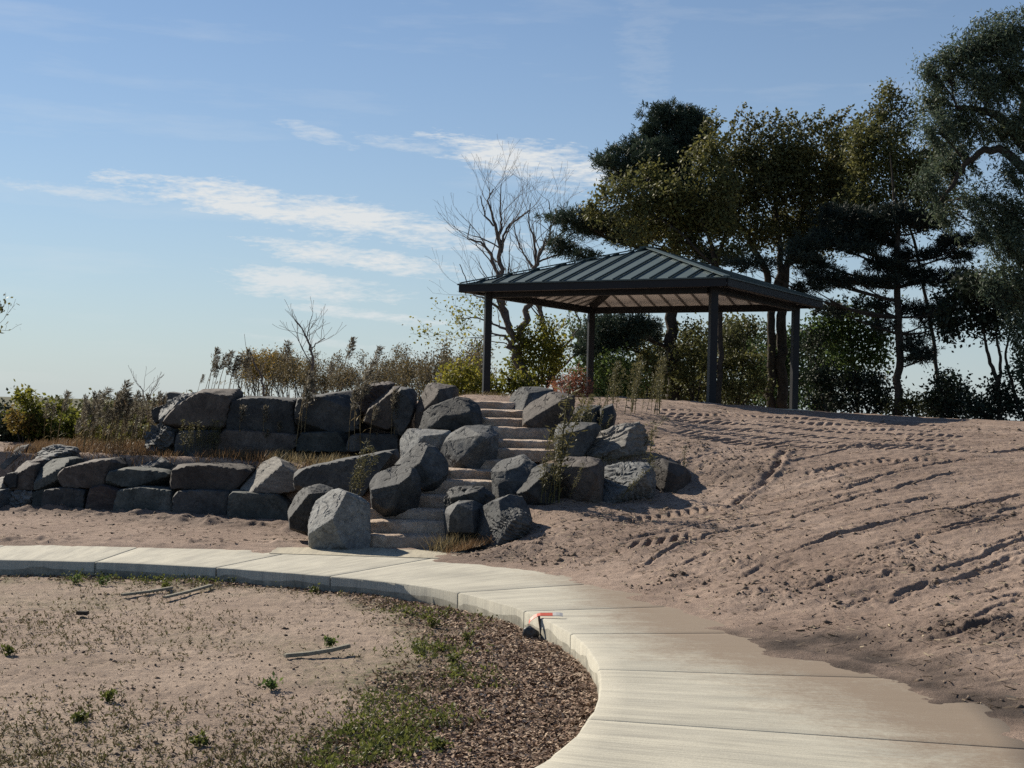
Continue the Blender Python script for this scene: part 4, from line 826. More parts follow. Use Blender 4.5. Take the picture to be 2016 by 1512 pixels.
def needle_tufts(mb, pos, axis, k, L, W, r_, tint=None):
    n = len(pos); p = pos.repeat(k, 0); ax = axis.repeat(k, 0)
    a = ax * .75 + unit(n * k, r_) * .85; a /= np.linalg.norm(a, axis=1)[:, None]
    b = np.cross(a, unit(n * k, r_)); b /= np.linalg.norm(b, axis=1)[:, None] + 1e-9
    s = r_.uniform(.7, 1.2, n * k)[:, None]; tip = p + a * L * s
    V = np.stack([p - b * W * .3, p + b * W * .3, tip + b * W * .5, tip - b * W * .5], 1).reshape(-1, 3)
    t = (r_.uniform(0, 1, n) if tint is None else np.clip(tint + r_.normal(0, .15, n), 0, 1)).repeat(k * 4)
    mb.add(V, np.arange(n * k * 4).reshape(-1, 4), t)
def curve(p, q, n, r_, wob=.06, sag=0.0):
    t = np.linspace(0, 1, n)[:, None]; L = np.linalg.norm(q - p); c = p + (q - p) * t
    c = c + np.sin(t * np.pi) * (r_.normal(size=3) * wob * L + np.array([0, 0, sag * L])); return c
def tree(name, label, cat, d, trunks, clumps, leafm, bark, seed, leaf=(.12, .07), dens=1.0, kind='leaf', tint=None, shoots=(), strands=0, group=None, sigma=.17, per=26, lean=None, fill=1.0, base_to_ground=True):
    """trunks: lists of (photo x, photo y, depth offset m, half width px); clumps: (photo x, y, half width px, half height px[, depth offset])"""
    r_ = np.random.default_rng(seed); mpp = d / FPX
    tr = []
    for tl in trunks:
        q = np.array([P(x, y, d + dd) for x, y, dd, r in tl]); rr = np.array([r * mpp for *_, r in tl]); tr.append((q, rr))
    q0 = tr[0][0][0]
    if base_to_ground:
        gz = float(H0(np.array([q0[0]]), np.array([q0[1]]))[0]); base = np.array([q0[0], q0[1], gz])
    else: base = q0.copy()
    root = thing(name, label, cat, base, group)
    T = MB(); B = MB(); K = MB()
    for i, (q, rr) in enumerate(tr):
        n = max(6, len(q) * 5); s = np.r_[0, np.cumsum(np.linalg.norm(np.diff(q, axis=0), axis=1))]; t = np.linspace(0, s[-1], n)
        c = np.stack([np.interp(t, s, q[:, k]) for k in range(3)], 1); rad = np.interp(t, s, rr)
        for _ in range(3): c[1:-1] = .5 * c[1:-1] + .25 * (c[:-2] + c[2:])
        c[1:-1] += .25 * rad[1:-1, None] * r_.normal(size=(n - 2, 3))
        if i == 0 and base_to_ground: c[0, 2] = gz - .15; rad[0] *= 1.35
        T.tube(c, rad, 9 if rr.max() > .06 else 6)
    allp = np.concatenate([np.stack([np.interp(np.linspace(0, 1, 24), np.linspace(0, 1, len(q)), q[:, k]) for k in range(3)], 1) for q, _ in tr])
    allr = np.concatenate([np.interp(np.linspace(0, 1, 24), np.linspace(0, 1, len(rr)), rr) for _, rr in tr])
    for cl in clumps:
        x, y, rx, ry = cl[:4]; dd = cl[4] if len(cl) > 4 else r_.uniform(-.6, .6)
        c = P(x, y, d + dd); R = np.array([rx * mpp, .75 * max(rx, ry) * mpp, ry * mpp])
        dv = allp - c; cost = np.linalg.norm(dv, axis=1) + 1.2 * np.maximum(dv[:, 2] + .25 * np.abs(dv[:, 0]), 0); k = int(np.argmin(cost))
        limb = curve(allp[k], c, 7, r_, .05, .04 if kind == 'leaf' else -.03); r0 = min(allr[k] * .55, .012 + .018 * np.linalg.norm(c - allp[k]))
        B.tube(limb, np.linspace(r0, .012, 7), 5)
        nt_ = max(6, int(dens * rx * ry / (46 if kind == 'pine' else 40))); u = unit(nt_, r_) * (r_.uniform(0, 1, nt_) ** .42)[:, None]; tips = c + u * R
        tl = (tint if tint is not None else .5) + r_.normal(0, .12)
        for tp in tips:
            st = limb[r_.integers(3, 7)]; cv = curve(st, tp, 4, r_, .08, .05); B.tube(cv, np.linspace(.011, .004, 4), 3)
        if kind == 'pine':
            npt = int(per * fill); pos = tips.repeat(npt, 0) + r_.normal(0, 1, (nt_ * npt, 3)) * np.array([sigma * 1.25, sigma * 1.25, sigma * .55])
            ax = (pos - c) * np.array([1, 1, .4]); ax /= np.linalg.norm(ax, axis=1)[:, None] + 1e-9; ax[:, 2] += .55; ax /= np.linalg.norm(ax, axis=1)[:, None]
            needle_tufts(K, pos, ax, 9, leaf[0], leaf[1], r_, tl)
        else:
            npt = int(per * fill * 1.55); pos = tips.repeat(npt, 0) + r_.normal(0, sigma, (nt_ * npt, 3)); leaf_quads(K, pos, leaf[0], leaf[1], r_, 0, lean, tl)
            for k in range(int(strands * nt_)):
                st = tips[r_.integers(nt_)]; L = r_.uniform(.35, 1.0); n = 7; t = np.linspace(0, 1, n)[:, None]
                cv = st + t * np.array([.25, 0, .05]) * L + t ** 2 * np.array([.28, 0, -.75]) * L + r_.normal(0, .03, 3) * t
                B.tube(cv, np.full(n, .004), 3); pp = np.repeat(cv[1:], 7, 0) + r_.normal(0, .03, ((n - 1) * 7, 3)); leaf_quads(K, pp, leaf[0], leaf[1], r_, -.3, (.5, 0, -.5), tl)
    for (x, y, hgt, lx) in shoots:
        p, q = P(x, y, d), P(x + lx, y - hgt, d); cv = curve(p, q, 8, r_, .04); cv[:, 0] += np.linspace(0, 1, 8) ** 2 * abs(lx) * mpp * .4
        B.tube(cv, np.linspace(.009, .004, 8), 3); pp = np.repeat(cv[1:], 10, 0) + r_.normal(0, .055, (70, 3)); leaf_quads(K, pp, leaf[0], leaf[1], r_, .1, (.5, 0, 0), tint)
    part('trunk', T.verts(), T.faces(), bark, root, True)
    if B.n: part('branches', B.verts(), B.faces(), bark, root, True)
    if K.n: part('crown', K.verts(), K.faces(), leafm, root, False, dict(tint=K.tint()))
    return root
def grow(mb, p, dirn, L, r, level, r_, spread=.55, up=.25, kids=(2, 4), seg=5, tips=None, lean=0.0, minr=.004):
    pts = [p]; d = dirn / np.linalg.norm(dirn)
    for i in range(seg):
        d = d + r_.normal(size=3) * .13 + np.array([lean * .1, 0, up * .12]); d /= np.linalg.norm(d); pts.append(pts[-1] + d * L / seg)
    pts = np.array(pts); rad = np.linspace(r, max(r * .55, minr), seg + 1); mb.tube(pts, rad, 6 if level > 2 else (4 if level > 1 else 3))
    if tips is not None and level <= 1: tips.append(pts[-1]); tips.append(pts[-3])
    if level <= 0: return
    n = r_.integers(kids[0], kids[1] + 1)
    for k in range(n):
        i = seg if k == 0 else r_.integers(2, seg + 1)
        nd = d + unit(1, r_)[0] * spread * (1.0 if k else .5) + np.array([0, 0, up * .5]); grow(mb, pts[i], nd, L * r_.uniform(.55, .82), rad[i] * (.8 if k == 0 else .6), level - 1, r_, spread, up, kids, seg, tips, lean, minr)

# ---------------------------------------------------------------- trees behind the shelter
r = np.random.default_rng(11)
tree('pine_tree', 'tall dark pine with a long left-reaching limb rising behind the shelter roof', 'tree', 43,
     [[(1325, 796, 0, 15), (1322, 640, 0, 12), (1330, 480, 0, 10), (1335, 330, 0, 6), (1322, 225, 0, 3)]],
     [(1325, 228, 52, 22), (1300, 250, 38, 26), (1360, 245, 32, 30), (1335, 285, 60, 34), (1290, 300, 35, 28), (1370, 290, 30, 30), (1318, 330, 55, 26), (1250, 292, 26, 22), (1225, 312, 26, 20), (1195, 326, 20, 16), (1262, 330, 30, 24), (1215, 345, 30, 18),
      (1098, 428, 22, 10), (1130, 428, 34, 16), (1175, 438, 42, 20), (1225, 446, 44, 24), (1275, 452, 40, 22), (1150, 452, 30, 12), (1092, 478, 14, 9), (1120, 492, 28, 10), (1150, 505, 26, 8), (1240, 470, 40, 16), (1300, 400, 50, 26), (1350, 380, 50, 30), (1310, 360, 50, 24), (1355, 430, 45, 28),
      (1425, 508, 50, 10), (1385, 500, 36, 12), (1195, 645, 44, 22, -1.5), (1240, 640, 46, 20, -1.5), (1180, 672, 34, 20, -1.5), (1225, 672, 36, 18, -1.5), (1270, 655, 30, 16), (1165, 690, 22, 12, -1.5)],
     L_PINE, M_BARK, 21, leaf=(.17, .020), kind='pine', dens=1.15, sigma=.13, per=15)
tree('broadleaf_tree', 'olive-leaved tree draped against the left side of the tall pine', 'tree', 41,
     [[(1415, 800, 0, 6), (1420, 640, 0, 5), (1412, 520, 0, 5), (1380, 430, 0, 3)], [(1412, 520, 0, 4), (1440, 420, 0, 3), (1430, 350, 0, 2)], [(1412, 530, 0, 3), (1330, 450, 0, 3), (1250, 400, 0, 2)]],
     [(1228, 372, 36, 24), (1278, 355, 36, 30), (1330, 385, 44, 34), (1385, 325, 38, 40), (1245, 418, 52, 26), (1320, 438, 52, 30), (1390, 415, 44, 36), (1195, 392, 22, 18), (1420, 372, 32, 44), (1178, 425, 24, 18), (1270, 455, 44, 18), (1360, 475, 40, 18), (1405, 290, 26, 24), (1240, 465, 36, 14), (1330, 480, 44, 16), (1420, 450, 40, 34), (1300, 400, 44, 30), (1440, 500, 40, 16)],
     L_OLIVE, M_BARK, 22, leaf=(.115, .07), dens=.9, per=24, tint=.45, shoots=[(1395, 280, 60, 6), (1408, 268, 30, 8), (1385, 262, 28, 4), (1418, 300, 44, 20), (1190, 385, 20, -12), (1170, 415, 14, -16)])
tree('broadleaf_tree', 'broad brown-green tree with forked trunks behind the right of the shelter', 'tree', 44,
     [[(1517, 806, 0, 9), (1521, 640, 0, 8), (1512, 540, 0, 7), (1478, 475, 0, 5), (1440, 420, 0, 3)], [(1541, 806, 0, 11), (1537, 640, 0, 10), (1547, 540, 0, 8), (1570, 450, 0, 5), (1592, 370, 0, 3)], [(1530, 580, 0, 8), (1536, 490, 0, 6), (1525, 390, 0, 4), (1520, 320, 0, 2)], [(1556, 520, 0, 5), (1620, 440, 0, 3), (1660, 360, 0, 2)]],
     [(1468, 305, 44, 40), (1530, 298, 50, 40), (1590, 298, 50, 42), (1650, 305, 44, 44), (1500, 370, 52, 40), (1570, 372, 54, 44), (1630, 380, 52, 44), (1462, 395, 44, 36), (1530, 436, 54, 26), (1600, 438, 54, 30), (1685, 350, 36, 46), (1440, 340, 34, 40), (1670, 430, 40, 30), (1560, 330, 50, 40), (1480, 440, 40, 20), (1640, 340, 40, 40), (1500, 330, 44, 36), (1430, 440, 40, 34), (1560, 470, 60, 24), (1640, 460, 50, 30), (1690, 400, 44, 34), (1415, 400, 36, 40), (1500, 470, 50, 22), (1590, 500, 50, 18)],
     L_BROWN, M_BARK, 23, leaf=(.115, .07), dens=1.0, per=26, tint=.42,
     shoots=[(x, 268 + 12 * math.sin(x), 26 + 26 * ((x * 7) % 10) / 10, 10 + (x % 23)) for x in range(1428, 1700, 9)])
tree('broadleaf_tree', 'leaning green-brown crown between the broad tree and the willow', 'tree', 41.5,
     [[(1852, 812, .8, 4), (1836, 650, .8, 3.6), (1806, 500, .6, 3), (1770, 370, .3, 2), (1746, 230, 0, .5)]],
     [(1738, 222, 30, 30), (1728, 272, 40, 36), (1770, 262, 34, 34), (1760, 318, 50, 36), (1708, 328, 40, 36), (1805, 330, 38, 36), (1780, 378, 60, 30), (1700, 388, 50, 26), (1830, 385, 40, 28), (1750, 185, 18, 16), (1715, 420, 40, 18), (1840, 300, 30, 30), (1690, 290, 34, 40), (1830, 340, 40, 40), (1860, 400, 40, 30), (1790, 430, 50, 26), (1720, 460, 46, 22)],
     L_OLIVE, M_BARK, 24, leaf=(.11, .06), dens=.9, per=25, tint=.4, shoots=[(1740 + 9 * k, 200 + 9 * k, 34, 6 + 2 * k) for k in range(7)] + [(1690 + 6 * k, 300 - 8 * k, 34, 14) for k in range(6)])
tree('pine_tree', 'straight-trunked dark pine with tiered limbs right of the shelter', 'tree', 40,
     [[(1769, 790, 0, 8), (1769, 600, 0, 7), (1766, 450, 0, 5), (1759, 360, 0, 2.5), (1752, 300, 0, .6)]],
     [(1722, 478, 48, 12), (1690, 492, 40, 10), (1660, 430, 50, 20), (1720, 455, 50, 18), (1600, 520, 50, 12), (1800, 502, 44, 13), (1745, 520, 44, 14), (1790, 535, 40, 14), (1690, 556, 66, 9), (1640, 560, 40, 9), (1600, 570, 36, 8), (1740, 556, 44, 12), (1815, 550, 34, 11), (1862, 548, 36, 11), (1895, 540, 26, 9), (1800, 606, 34, 11), (1838, 618, 40, 10), (1880, 600, 34, 11), (1815, 690, 30, 13), (1795, 668, 24, 9), (1848, 640, 34, 9), (1706, 600, 34, 9),
      (1870, 475, 40, 13), (1920, 470, 34, 12), (1840, 440, 34, 12), (1890, 502, 44, 10), (1700, 432, 44, 16), (1755, 425, 40, 18), (1812, 436, 40, 16), (1650, 470, 50, 16), (1600, 480, 44, 14), (1560, 500, 44, 9), (1610, 540, 50, 8), (1480, 520, 50, 9), (1820, 705, 22, 8), (1745, 640, 30, 9), (1640, 610, 40, 9)],
     L_PINEB, M_BARK, 25, leaf=(.16, .020), kind='pine', dens=1.15, sigma=.12, per=14)
tree('willow_tree', 'large windblown willow leaning in over the right edge', 'tree', 36,
     [[(2180, 850, 0, 34), (2150, 600, 0, 28), (2090, 420, 0, 22), (2030, 300, 0, 14), (1960, 215, 0, 8), (1885, 212, 0, 4)], [(2100, 440, 0, 14), (1990, 300, 0, 9), (1930, 290, 0, 7), (1885, 345, 0, 5), (1850, 400, 0, 3)], [(2040, 310, 0, 12), (2010, 180, 0, 7), (1950, 110, 0, 3)]],
     [(1950, 85, 50, 36), (1995, 66, 40, 32), (1882, 128, 46, 36), (1838, 190, 34, 34), (1930, 165, 50, 34), (1990, 150, 46, 42), (1898, 228, 50, 32), (1850, 258, 36, 32), (2010, 235, 36, 42), (1960, 60, 24, 20), (1910, 95, 36, 26), (1830, 140, 22, 22), (1880, 300, 36, 24), (1960, 260, 36, 26), (1862, 330, 30, 26), (1990, 330, 30, 26, -.6),
      (1950, 400, 34, 30), (2000, 420, 36, 44), (1985, 500, 36, 40), (1955, 560, 24, 30), (2012, 560, 30, 50), (1925, 440, 26, 22), (2005, 640, 24, 40), (1905, 395, 26, 16), (1850, 420, 30, 14), (1820, 360, 24, 24), (1975, 450, 30, 26)],
     L_WILLOW, M_BARK, 26, leaf=(.11, .032), dens=.95, per=26, tint=.45, strands=1.2, lean=(.25, 0, -.1), shoots=[(1900 + 13 * k, 72 - 3 * k, 34, 14) for k in range(10)] + [(1815 + 8 * k, 150 - 5 * k, 30, 10) for k in range(7)])
tree('small_tree', 'small dark tree with forked leaning stems near the right edge', 'tree', 37,
     [[(1968, 812, 0, 5), (1964, 745, 0, 4.5), (1945, 705, 0, 3.5), (1938, 660, 0, 2.5), (1925, 600, 0, 1.5)], [(1965, 760, 0, 4), (1972, 715, 0, 3), (1962, 670, 0, 2.5), (1960, 600, 0, 1.5)], [(2008, 815, 0, 3.5), (1994, 760, 0, 3), (1978, 705, 0, 2.5), (1990, 640, 0, 1.5)]],
     [(1880, 580, 36, 22), (1930, 585, 40, 28), (1885, 625, 40, 22), (1945, 632, 38, 26), (1990, 600, 32, 40), (1915, 555, 34, 16), (1870, 650, 26, 14), (1960, 560, 30, 24)],
     L_DARK, M_BARK, 27, leaf=(.12, .08), dens=.95, per=24, tint=.4)
tree('small_tree', 'light green small tree filling the gap between the shelter and the straight pine', 'tree', 42.5,
     [[(1690, 812, 0, 3.5), (1686, 740, 0, 3), (1676, 680, 0, 2), (1670, 630, 0, 1.2)], [(1688, 740, 0, 2.2), (1710, 690, 0, 1.6), (1722, 640, 0, 1)]],
     [(1645, 628, 34, 26), (1692, 615, 36, 24), (1728, 660, 30, 30), (1640, 672, 38, 28), (1690, 668, 44, 34), (1660, 705, 40, 24), (1720, 705, 36, 24), (1610, 650, 26, 30), (1740, 610, 22, 18)],
     L_GREEN, M_BARK, 28, leaf=(.11, .075), dens=.85, per=22, tint=.5)
def shrub(label, d, x, y, clumps, m, seed, tint=.5, dens=.9, leaf=(.10, .065), per=24, stems=5, bark=None, name='shrub', sigma=.15, group=None):
    r_ = np.random.default_rng(seed); cx = [c[0] for c in clumps]; top = min(c[1] for c in clumps)
    tl = [[(x + r_.uniform(-6, 6), y, r_.uniform(-.3, .3), 2.2), ((x + c[0]) / 2 + r_.uniform(-4, 4), (y + c[1]) / 2, 0, 1.6), (c[0], c[1], 0, .8)] for c in [clumps[i] for i in r_.permutation(len(clumps))[:stems]]]
    return tree(name, label, 'shrub', d, tl, clumps, m, bark or M_BARK, seed, leaf=leaf, dens=dens, per=per, tint=tint, sigma=sigma, group=group)
shrub('bright yellow-green shrub left of the shelter front left post', 41, 915, 800, [(890, 742, 22, 22), (920, 732, 24, 22), (942, 752, 20, 24), (905, 765, 30, 22), (938, 775, 22, 18), (880, 772, 18, 16)], L_YELLOW, 41, .55)
shrub('yellow-green shrub at the foot of the bare tree under the shelter', 41, 1005, 800, [(975, 760, 22, 18), (1000, 745, 26, 24), (1035, 752, 28, 22), (1010, 772, 34, 16), (965, 778, 18, 12)], L_YELLOW, 42, .42)
shrub('yellowing leafy sapling in front of the bare tree trunks', 42.3, 1065, 800, [(1040, 670, 26, 26), (1075, 655, 22, 24), (1060, 700, 36, 28), (1020, 710, 26, 24), (1085, 720, 28, 24), (1050, 745, 40, 24), (1095, 690, 20, 24)], L_YELLOW, 43, .32, dens=1.1)
shrub('rusty red feathery bush beside the back left shelter post', 30.5, 1118, 800, [(1105, 758, 18, 18), (1130, 750, 20, 20), (1148, 764, 16, 16), (1120, 774, 28, 14), (1150, 782, 20, 10)], L_RUST, 44, .5, dens=2.0, leaf=(.07, .012), per=34, sigma=.10)
shrub('grey-green leafy shrub right of the back shelter post', 41, 1205, 805, [(1190, 720, 24, 26), (1220, 715, 26, 26), (1200, 755, 34, 26), (1240, 745, 30, 30), (1180, 775, 22, 20), (1225, 780, 34, 18)], L_GREEN, 45, .75, dens=1.15)
shrub('olive understory shrub left of the pine trunk under the shelter', 42, 1275, 805, [(1268, 700, 26, 26), (1290, 725, 24, 26), (1265, 755, 30, 26), (1295, 772, 26, 20)], L_OLIVE, 46, .5, dens=1.1)
shrub('thin olive thicket between the pine trunk and the front shelter post', 42.5, 1368, 808, [(1360, 690, 26, 36), (1385, 720, 22, 34), (1350, 740, 24, 26), (1375, 765, 28, 24), (1362, 650, 24, 24)], L_OLIVE, 47, .35, dens=1.1)
shrub('dark olive thicket right of the front shelter post', 43, 1450, 810, [(1440, 670, 32, 24), (1425, 720, 22, 30), (1465, 710, 34, 32), (1440, 760, 32, 26), (1485, 760, 32, 28), (1430, 785, 26, 14), (1470, 645, 32, 18)], L_OLIVE, 48, .22, dens=1.15)
shrub('dim green thicket around the forked trunks behind the shelter', 45.5, 1545, 812, [(1500, 665, 26, 26), (1560, 670, 28, 28), (1525, 720, 32, 32), (1570, 740, 26, 36), (1510, 775, 30, 22), (1555, 785, 26, 18)], L_GREEN, 49, .1, dens=1.1)
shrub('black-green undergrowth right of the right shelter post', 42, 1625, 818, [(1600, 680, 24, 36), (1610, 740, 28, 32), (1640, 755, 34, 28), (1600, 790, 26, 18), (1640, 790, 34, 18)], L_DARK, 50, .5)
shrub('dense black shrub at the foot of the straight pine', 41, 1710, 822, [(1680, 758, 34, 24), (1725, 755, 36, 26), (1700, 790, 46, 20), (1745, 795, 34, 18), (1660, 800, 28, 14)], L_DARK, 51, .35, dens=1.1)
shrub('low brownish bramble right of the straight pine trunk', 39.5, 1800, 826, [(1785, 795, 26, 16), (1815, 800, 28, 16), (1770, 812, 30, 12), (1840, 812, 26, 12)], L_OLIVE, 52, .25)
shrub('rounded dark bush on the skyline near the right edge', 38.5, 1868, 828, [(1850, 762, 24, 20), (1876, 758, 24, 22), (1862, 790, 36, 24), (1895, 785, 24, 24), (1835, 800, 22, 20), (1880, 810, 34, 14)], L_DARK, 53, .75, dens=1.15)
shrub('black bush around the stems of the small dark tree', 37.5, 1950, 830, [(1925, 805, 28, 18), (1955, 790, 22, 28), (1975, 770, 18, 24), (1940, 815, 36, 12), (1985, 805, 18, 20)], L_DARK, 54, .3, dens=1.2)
shrub('half-cut leafy bush at the right edge below the willow', 37, 2020, 832, [(2010, 725, 18, 26), (2025, 760, 20, 30), (2010, 800, 16, 24), (2035, 700, 20, 30)], L_WILLOW, 55, .4)

# bare trees
def bare_tree(name, label, d, limbs, seed, lv=3, bark=M_BARKG, twig=.55, lv2=None, tips_leaf=None, group=None):
    r_ = np.random.default_rng(seed); mpp = d / FPX; q0 = P(*limbs[0][0][:2], d); gz = float(H0(np.array([q0[0]]), np.array([d]))[0])
    root = thing(name, label, 'tree', (q0[0], d, gz), group); T = MB(); B = MB(); tips = []
    for i, l in enumerate(limbs):
        q = np.array([P(x, y, d + (dd[0] if dd else 0)) for x, y, rr, *dd in l]); rr = np.array([a[2] * mpp for a in l])
        n = len(q) * 4; s = np.r_[0, np.cumsum(np.linalg.norm(np.diff(q, axis=0), axis=1))]; t = np.linspace(0, s[-1], n); c = np.stack([np.interp(t, s, q[:, k]) for k in range(3)], 1); ra = np.interp(t, s, rr)
        c[1:-1] += r_.normal(size=(n - 2, 3)) * ra[1:-1, None] * .5
        if i == 0: c[0, 2] = gz - .1
        (T if rr.max() > 3.2 * mpp else B).tube(c, ra, 7)
        L = s[-1]
        for k in range(2 + int(L / twig * 1.6)):
            j = r_.integers(max(1, n // 3 if i == 0 else 2), n); dr = c[j] - c[j - 1]; dr /= np.linalg.norm(dr) + 1e-9
            grow(B, c[j], dr * .7 + unit(1, r_)[0] * .8 + np.array([0, 0, .35]), r_.uniform(.5, 1.1) * twig * 1.4, max(.006, ra[j] * .4), lv2 or lv - 1, r_, .6, .35, (2, 3), 4, tips, 0, .0035)
    if T.n: part('trunk', T.verts(), T.faces(), bark, root, True)
    part('branches', B.verts(), B.faces(), bark, root, True)
    if tips_leaf:
        m, per, sg, ymax = tips_leaf; K = MB(); tp = np.array(tips)
        if ymax is not None: tp = tp[tp[:, 2] < ymax]
        leaf_quads(K, tp.repeat(per, 0) + r_.normal(0, sg, (len(tp) * per, 3)), .10, .06, r_)
        part('crown', K.verts(), K.faces(), m, root, False, dict(tint=K.tint()))
    return root
bare_tree('bare_tree', 'tall bare grey tree with upswept limbs left of the shelter roof', 42, [
    [(1035, 802, 11), (1025, 740, 10), (1018, 690, 9), (1000, 640, 7), (985, 560, 5.5), (984, 490, 4), (975, 440, 3), (960, 395, 1.5), (972, 372, 1)],
    [(1022, 700, 8), (1032, 640, 7), (1045, 590, 5.5), (1055, 530, 4.5), (1062, 500, 3), (1075, 470, 1.5)],
    [(985, 560, 4), (968, 500, 3), (948, 478, 2.2), (920, 470, 1.2), (926, 440, .8)], [(984, 500, 3), (992, 460, 2.2), (1005, 440, 1.8), (1024, 428, 1.5), (1042, 415, 1)],
    [(984, 480, 2.6), (986, 430, 2), (985, 390, 1.2), (987, 362, .8)], [(972, 445, 2), (956, 425, 1.6), (948, 400, 1.2), (945, 385, .8)], [(1005, 640, 4), (985, 610, 3), (960, 590, 2), (930, 580, 1.2), (905, 520, .8)],
    [(1000, 650, 3), (975, 640, 2), (940, 625, 1.2), (895, 628, .7)], [(1015, 690, 3.5), (990, 660, 2.5), (965, 655, 1.5), (930, 690, .8)]], 61, lv=3, twig=.75, tips_leaf=(L_YELLOW, 4, .16, 5.0))
bare_tree('bare_tree', 'second bare tree with spreading twigs between the tall bare tree and the pine', 45, [
    [(1100, 800, 5), (1085, 720, 4.5), (1065, 620, 4.5), (1050, 540, 4), (1058, 500, 3), (1090, 470, 1.8), (1120, 450, 1)], [(1058, 520, 3), (1050, 470, 2), (1040, 430, 1.2), (1045, 400, .8)], [(1060, 505, 2.5), (1082, 470, 2), (1085, 430, 1.2), (1080, 395, .8)],
    [(1062, 515, 2), (1100, 500, 1.5), (1150, 490, .8)], [(1052, 530, 2), (1025, 490, 1.5), (1015, 460, 1), (1010, 430, .7)], [(1085, 720, 3), (1120, 670, 2.2), (1145, 640, 1.5), (1130, 610, 1)], [(1090, 740, 2.5), (1130, 700, 2), (1150, 680, 1)]], 62, lv=3, twig=.7)
bare_tree('bare_sapling', 'bare crooked sapling standing above the upper terrace wall', 27, [
    [(618, 790, 3.2), (612, 740, 2.8), (616, 700, 2.4), (605, 670, 2), (596, 650, 1.4), (580, 630, .8)], [(612, 690, 1.6), (622, 676, 1.2), (640, 666, .8)], [(604, 668, 1.2), (608, 645, .9), (614, 622, .6)], [(614, 720, 1.4), (598, 690, 1), (585, 665, .6)]], 63, lv=2, twig=.3, lv2=1)
bare_tree('bare_sapling', 'slender bare sapling behind the reeds at the left', 30, [[(292, 830, 2), (288, 795, 1.6), (282, 775, 1.2), (276, 760, .7)], [(288, 795, 1.2), (298, 772, .8), (306, 762, .5)]], 64, lv=2, twig=.3, lv2=1)
bare_tree('bare_sapling', 'dead bent stick standing between the plumes and the bare sapling', 26, [[(522, 790, 2.2), (515, 740, 2), (500, 716, 1.6), (494, 695, 1)]], 65, lv=1, twig=.5, lv2=0)
bare_tree('bare_tree', 'twig tips of a tree reaching in at the left edge', 30, [[(-150, 860, 10), (-140, 740, 8), (-110, 680, 5), (-65, 660, 3), (-34, 640, 1.6), (-8, 628, .8)], [(-70, 662, 2.4), (-40, 655, 1.4), (-10, 648, .7)], [(-120, 740, 5), (-160, 640, 4), (-150, 560, 2)], [(-95, 685, 3), (-80, 600, 2), (-70, 540, 1)]], 66, lv=2, twig=.32, lv2=1, tips_leaf=(L_OLIVE, 1, .04, None))

# the far wood: single trees, copied from five
FARG = 'bare trees of the far wood'
def far_tree(seed, leafy):
    r_ = np.random.default_rng(seed); root = thing('far_tree', '', 'tree', (0, 0, 0), FARG); B = MB(); tips = []
    grow(B, np.zeros(3), np.array([0, 0, 1.]), 3.2, .15, 4, r_, .5, .75, (2, 4), 5, tips, 0, .012)
    V = B.verts(); part('trunk', V, B.faces(), M_BARKG, root, True)
    if leafy:
        K = MB(); tp = np.array(tips); leaf_quads(K, tp.repeat(leafy, 0) + r_.normal(0, .35, (len(tp) * leafy, 3)), .24, .15, r_); part('crown', K.verts(), K.faces(), L_FAR if leafy < 6 else L_GOLD, root, False, dict(tint=K.tint()))
    return root
protos = [far_tree(500 + k, lf) for k, lf in enumerate((2, 3, 4, 2, 6))]
used = [False] * 5; rf = np.random.default_rng(77)
for k, x in enumerate(np.linspace(486, 956, 76)):
    i = int(rf.integers(0, 4)); i = 4 if 512 < x < 585 and k % 2 else i
    d = rf.uniform(135, 190); o = protos[i] if not used[i] else copy_tree(protos[i]); used[i] = True
    top = 702 + 8 * math.sin(x * .02) - 14 * (x > 860) + rf.uniform(-8, 16); pt = P(x, top, d); hgt = max((pt[2] + .4) / 8.6, .4)
    o.location = (pt[0], d, -.4); o.scale = (hgt * rf.uniform(.85, 1.15),) * 2 + (hgt,); o.rotation_euler = (0, 0, rf.uniform(0, 6.28))
    tag(o, 'golden-leaved tree of the distant wood above the upper wall' if i == 4 else ('bare tree of the distant wood above the upper wall blocks' if x < 730 else 'bare tree of the distant wood above the tall stair-side boulders' if x < 860 else 'bare tree of the distant wood behind the bright yellow-green shrub'), 'tree', (FARG + (' above the wall' if x < 730 else ' above the boulders' if x < 860 else ' behind the shrub')) if i != 4 else 'golden trees of the far wood')
# left-hand shrubs beyond the wall
for k, (xa, m, lb) in enumerate([(1190, L_GREEN, 'grey-green backmost thicket seen past the back left post'), (1300, L_OLIVE, 'backmost olive thicket behind the tall pine trunk'), (1410, L_OLIVE, 'backmost olive thicket behind the front post'), (1520, L_GREEN, 'backmost green thicket behind the forked trunks'), (1630, L_GREEN, 'backmost green thicket beyond the right post')]):
    rr = np.random.default_rng(400 + k); shrub(lb, 49 + k * .4, xa, 812, [(xa + rr.uniform(-55, 55), rr.uniform(650, 795), rr.uniform(22, 34), rr.uniform(18, 30)) for _ in range(13)], m, 410 + k, .45, dens=1.0, leaf=(.13, .085), per=18, sigma=.2)
for k, (xa, m, lb) in enumerate([(-20, L_DARK, 'dark thicket far behind the left edge boulder'), (120, L_OLIVE, 'olive thicket far behind the yellow-green shrub'), (230, L_OLIVE, 'olive thicket far behind the silky plumes'), (330, L_BROWN, 'brown thicket far behind the reed stand'), (430, L_BROWN, 'brown thicket behind the plume clump on the upper wall')]):
    rr = np.random.default_rng(430 + k); shrub(lb, 33 + k * .4, xa, 890, [(xa + rr.uniform(-65, 65), rr.uniform(804, 872), rr.uniform(16, 26), rr.uniform(10, 16)) for _ in range(17)], m, 440 + k, .45, dens=1.0, leaf=(.09, .06), per=18, sigma=.13)
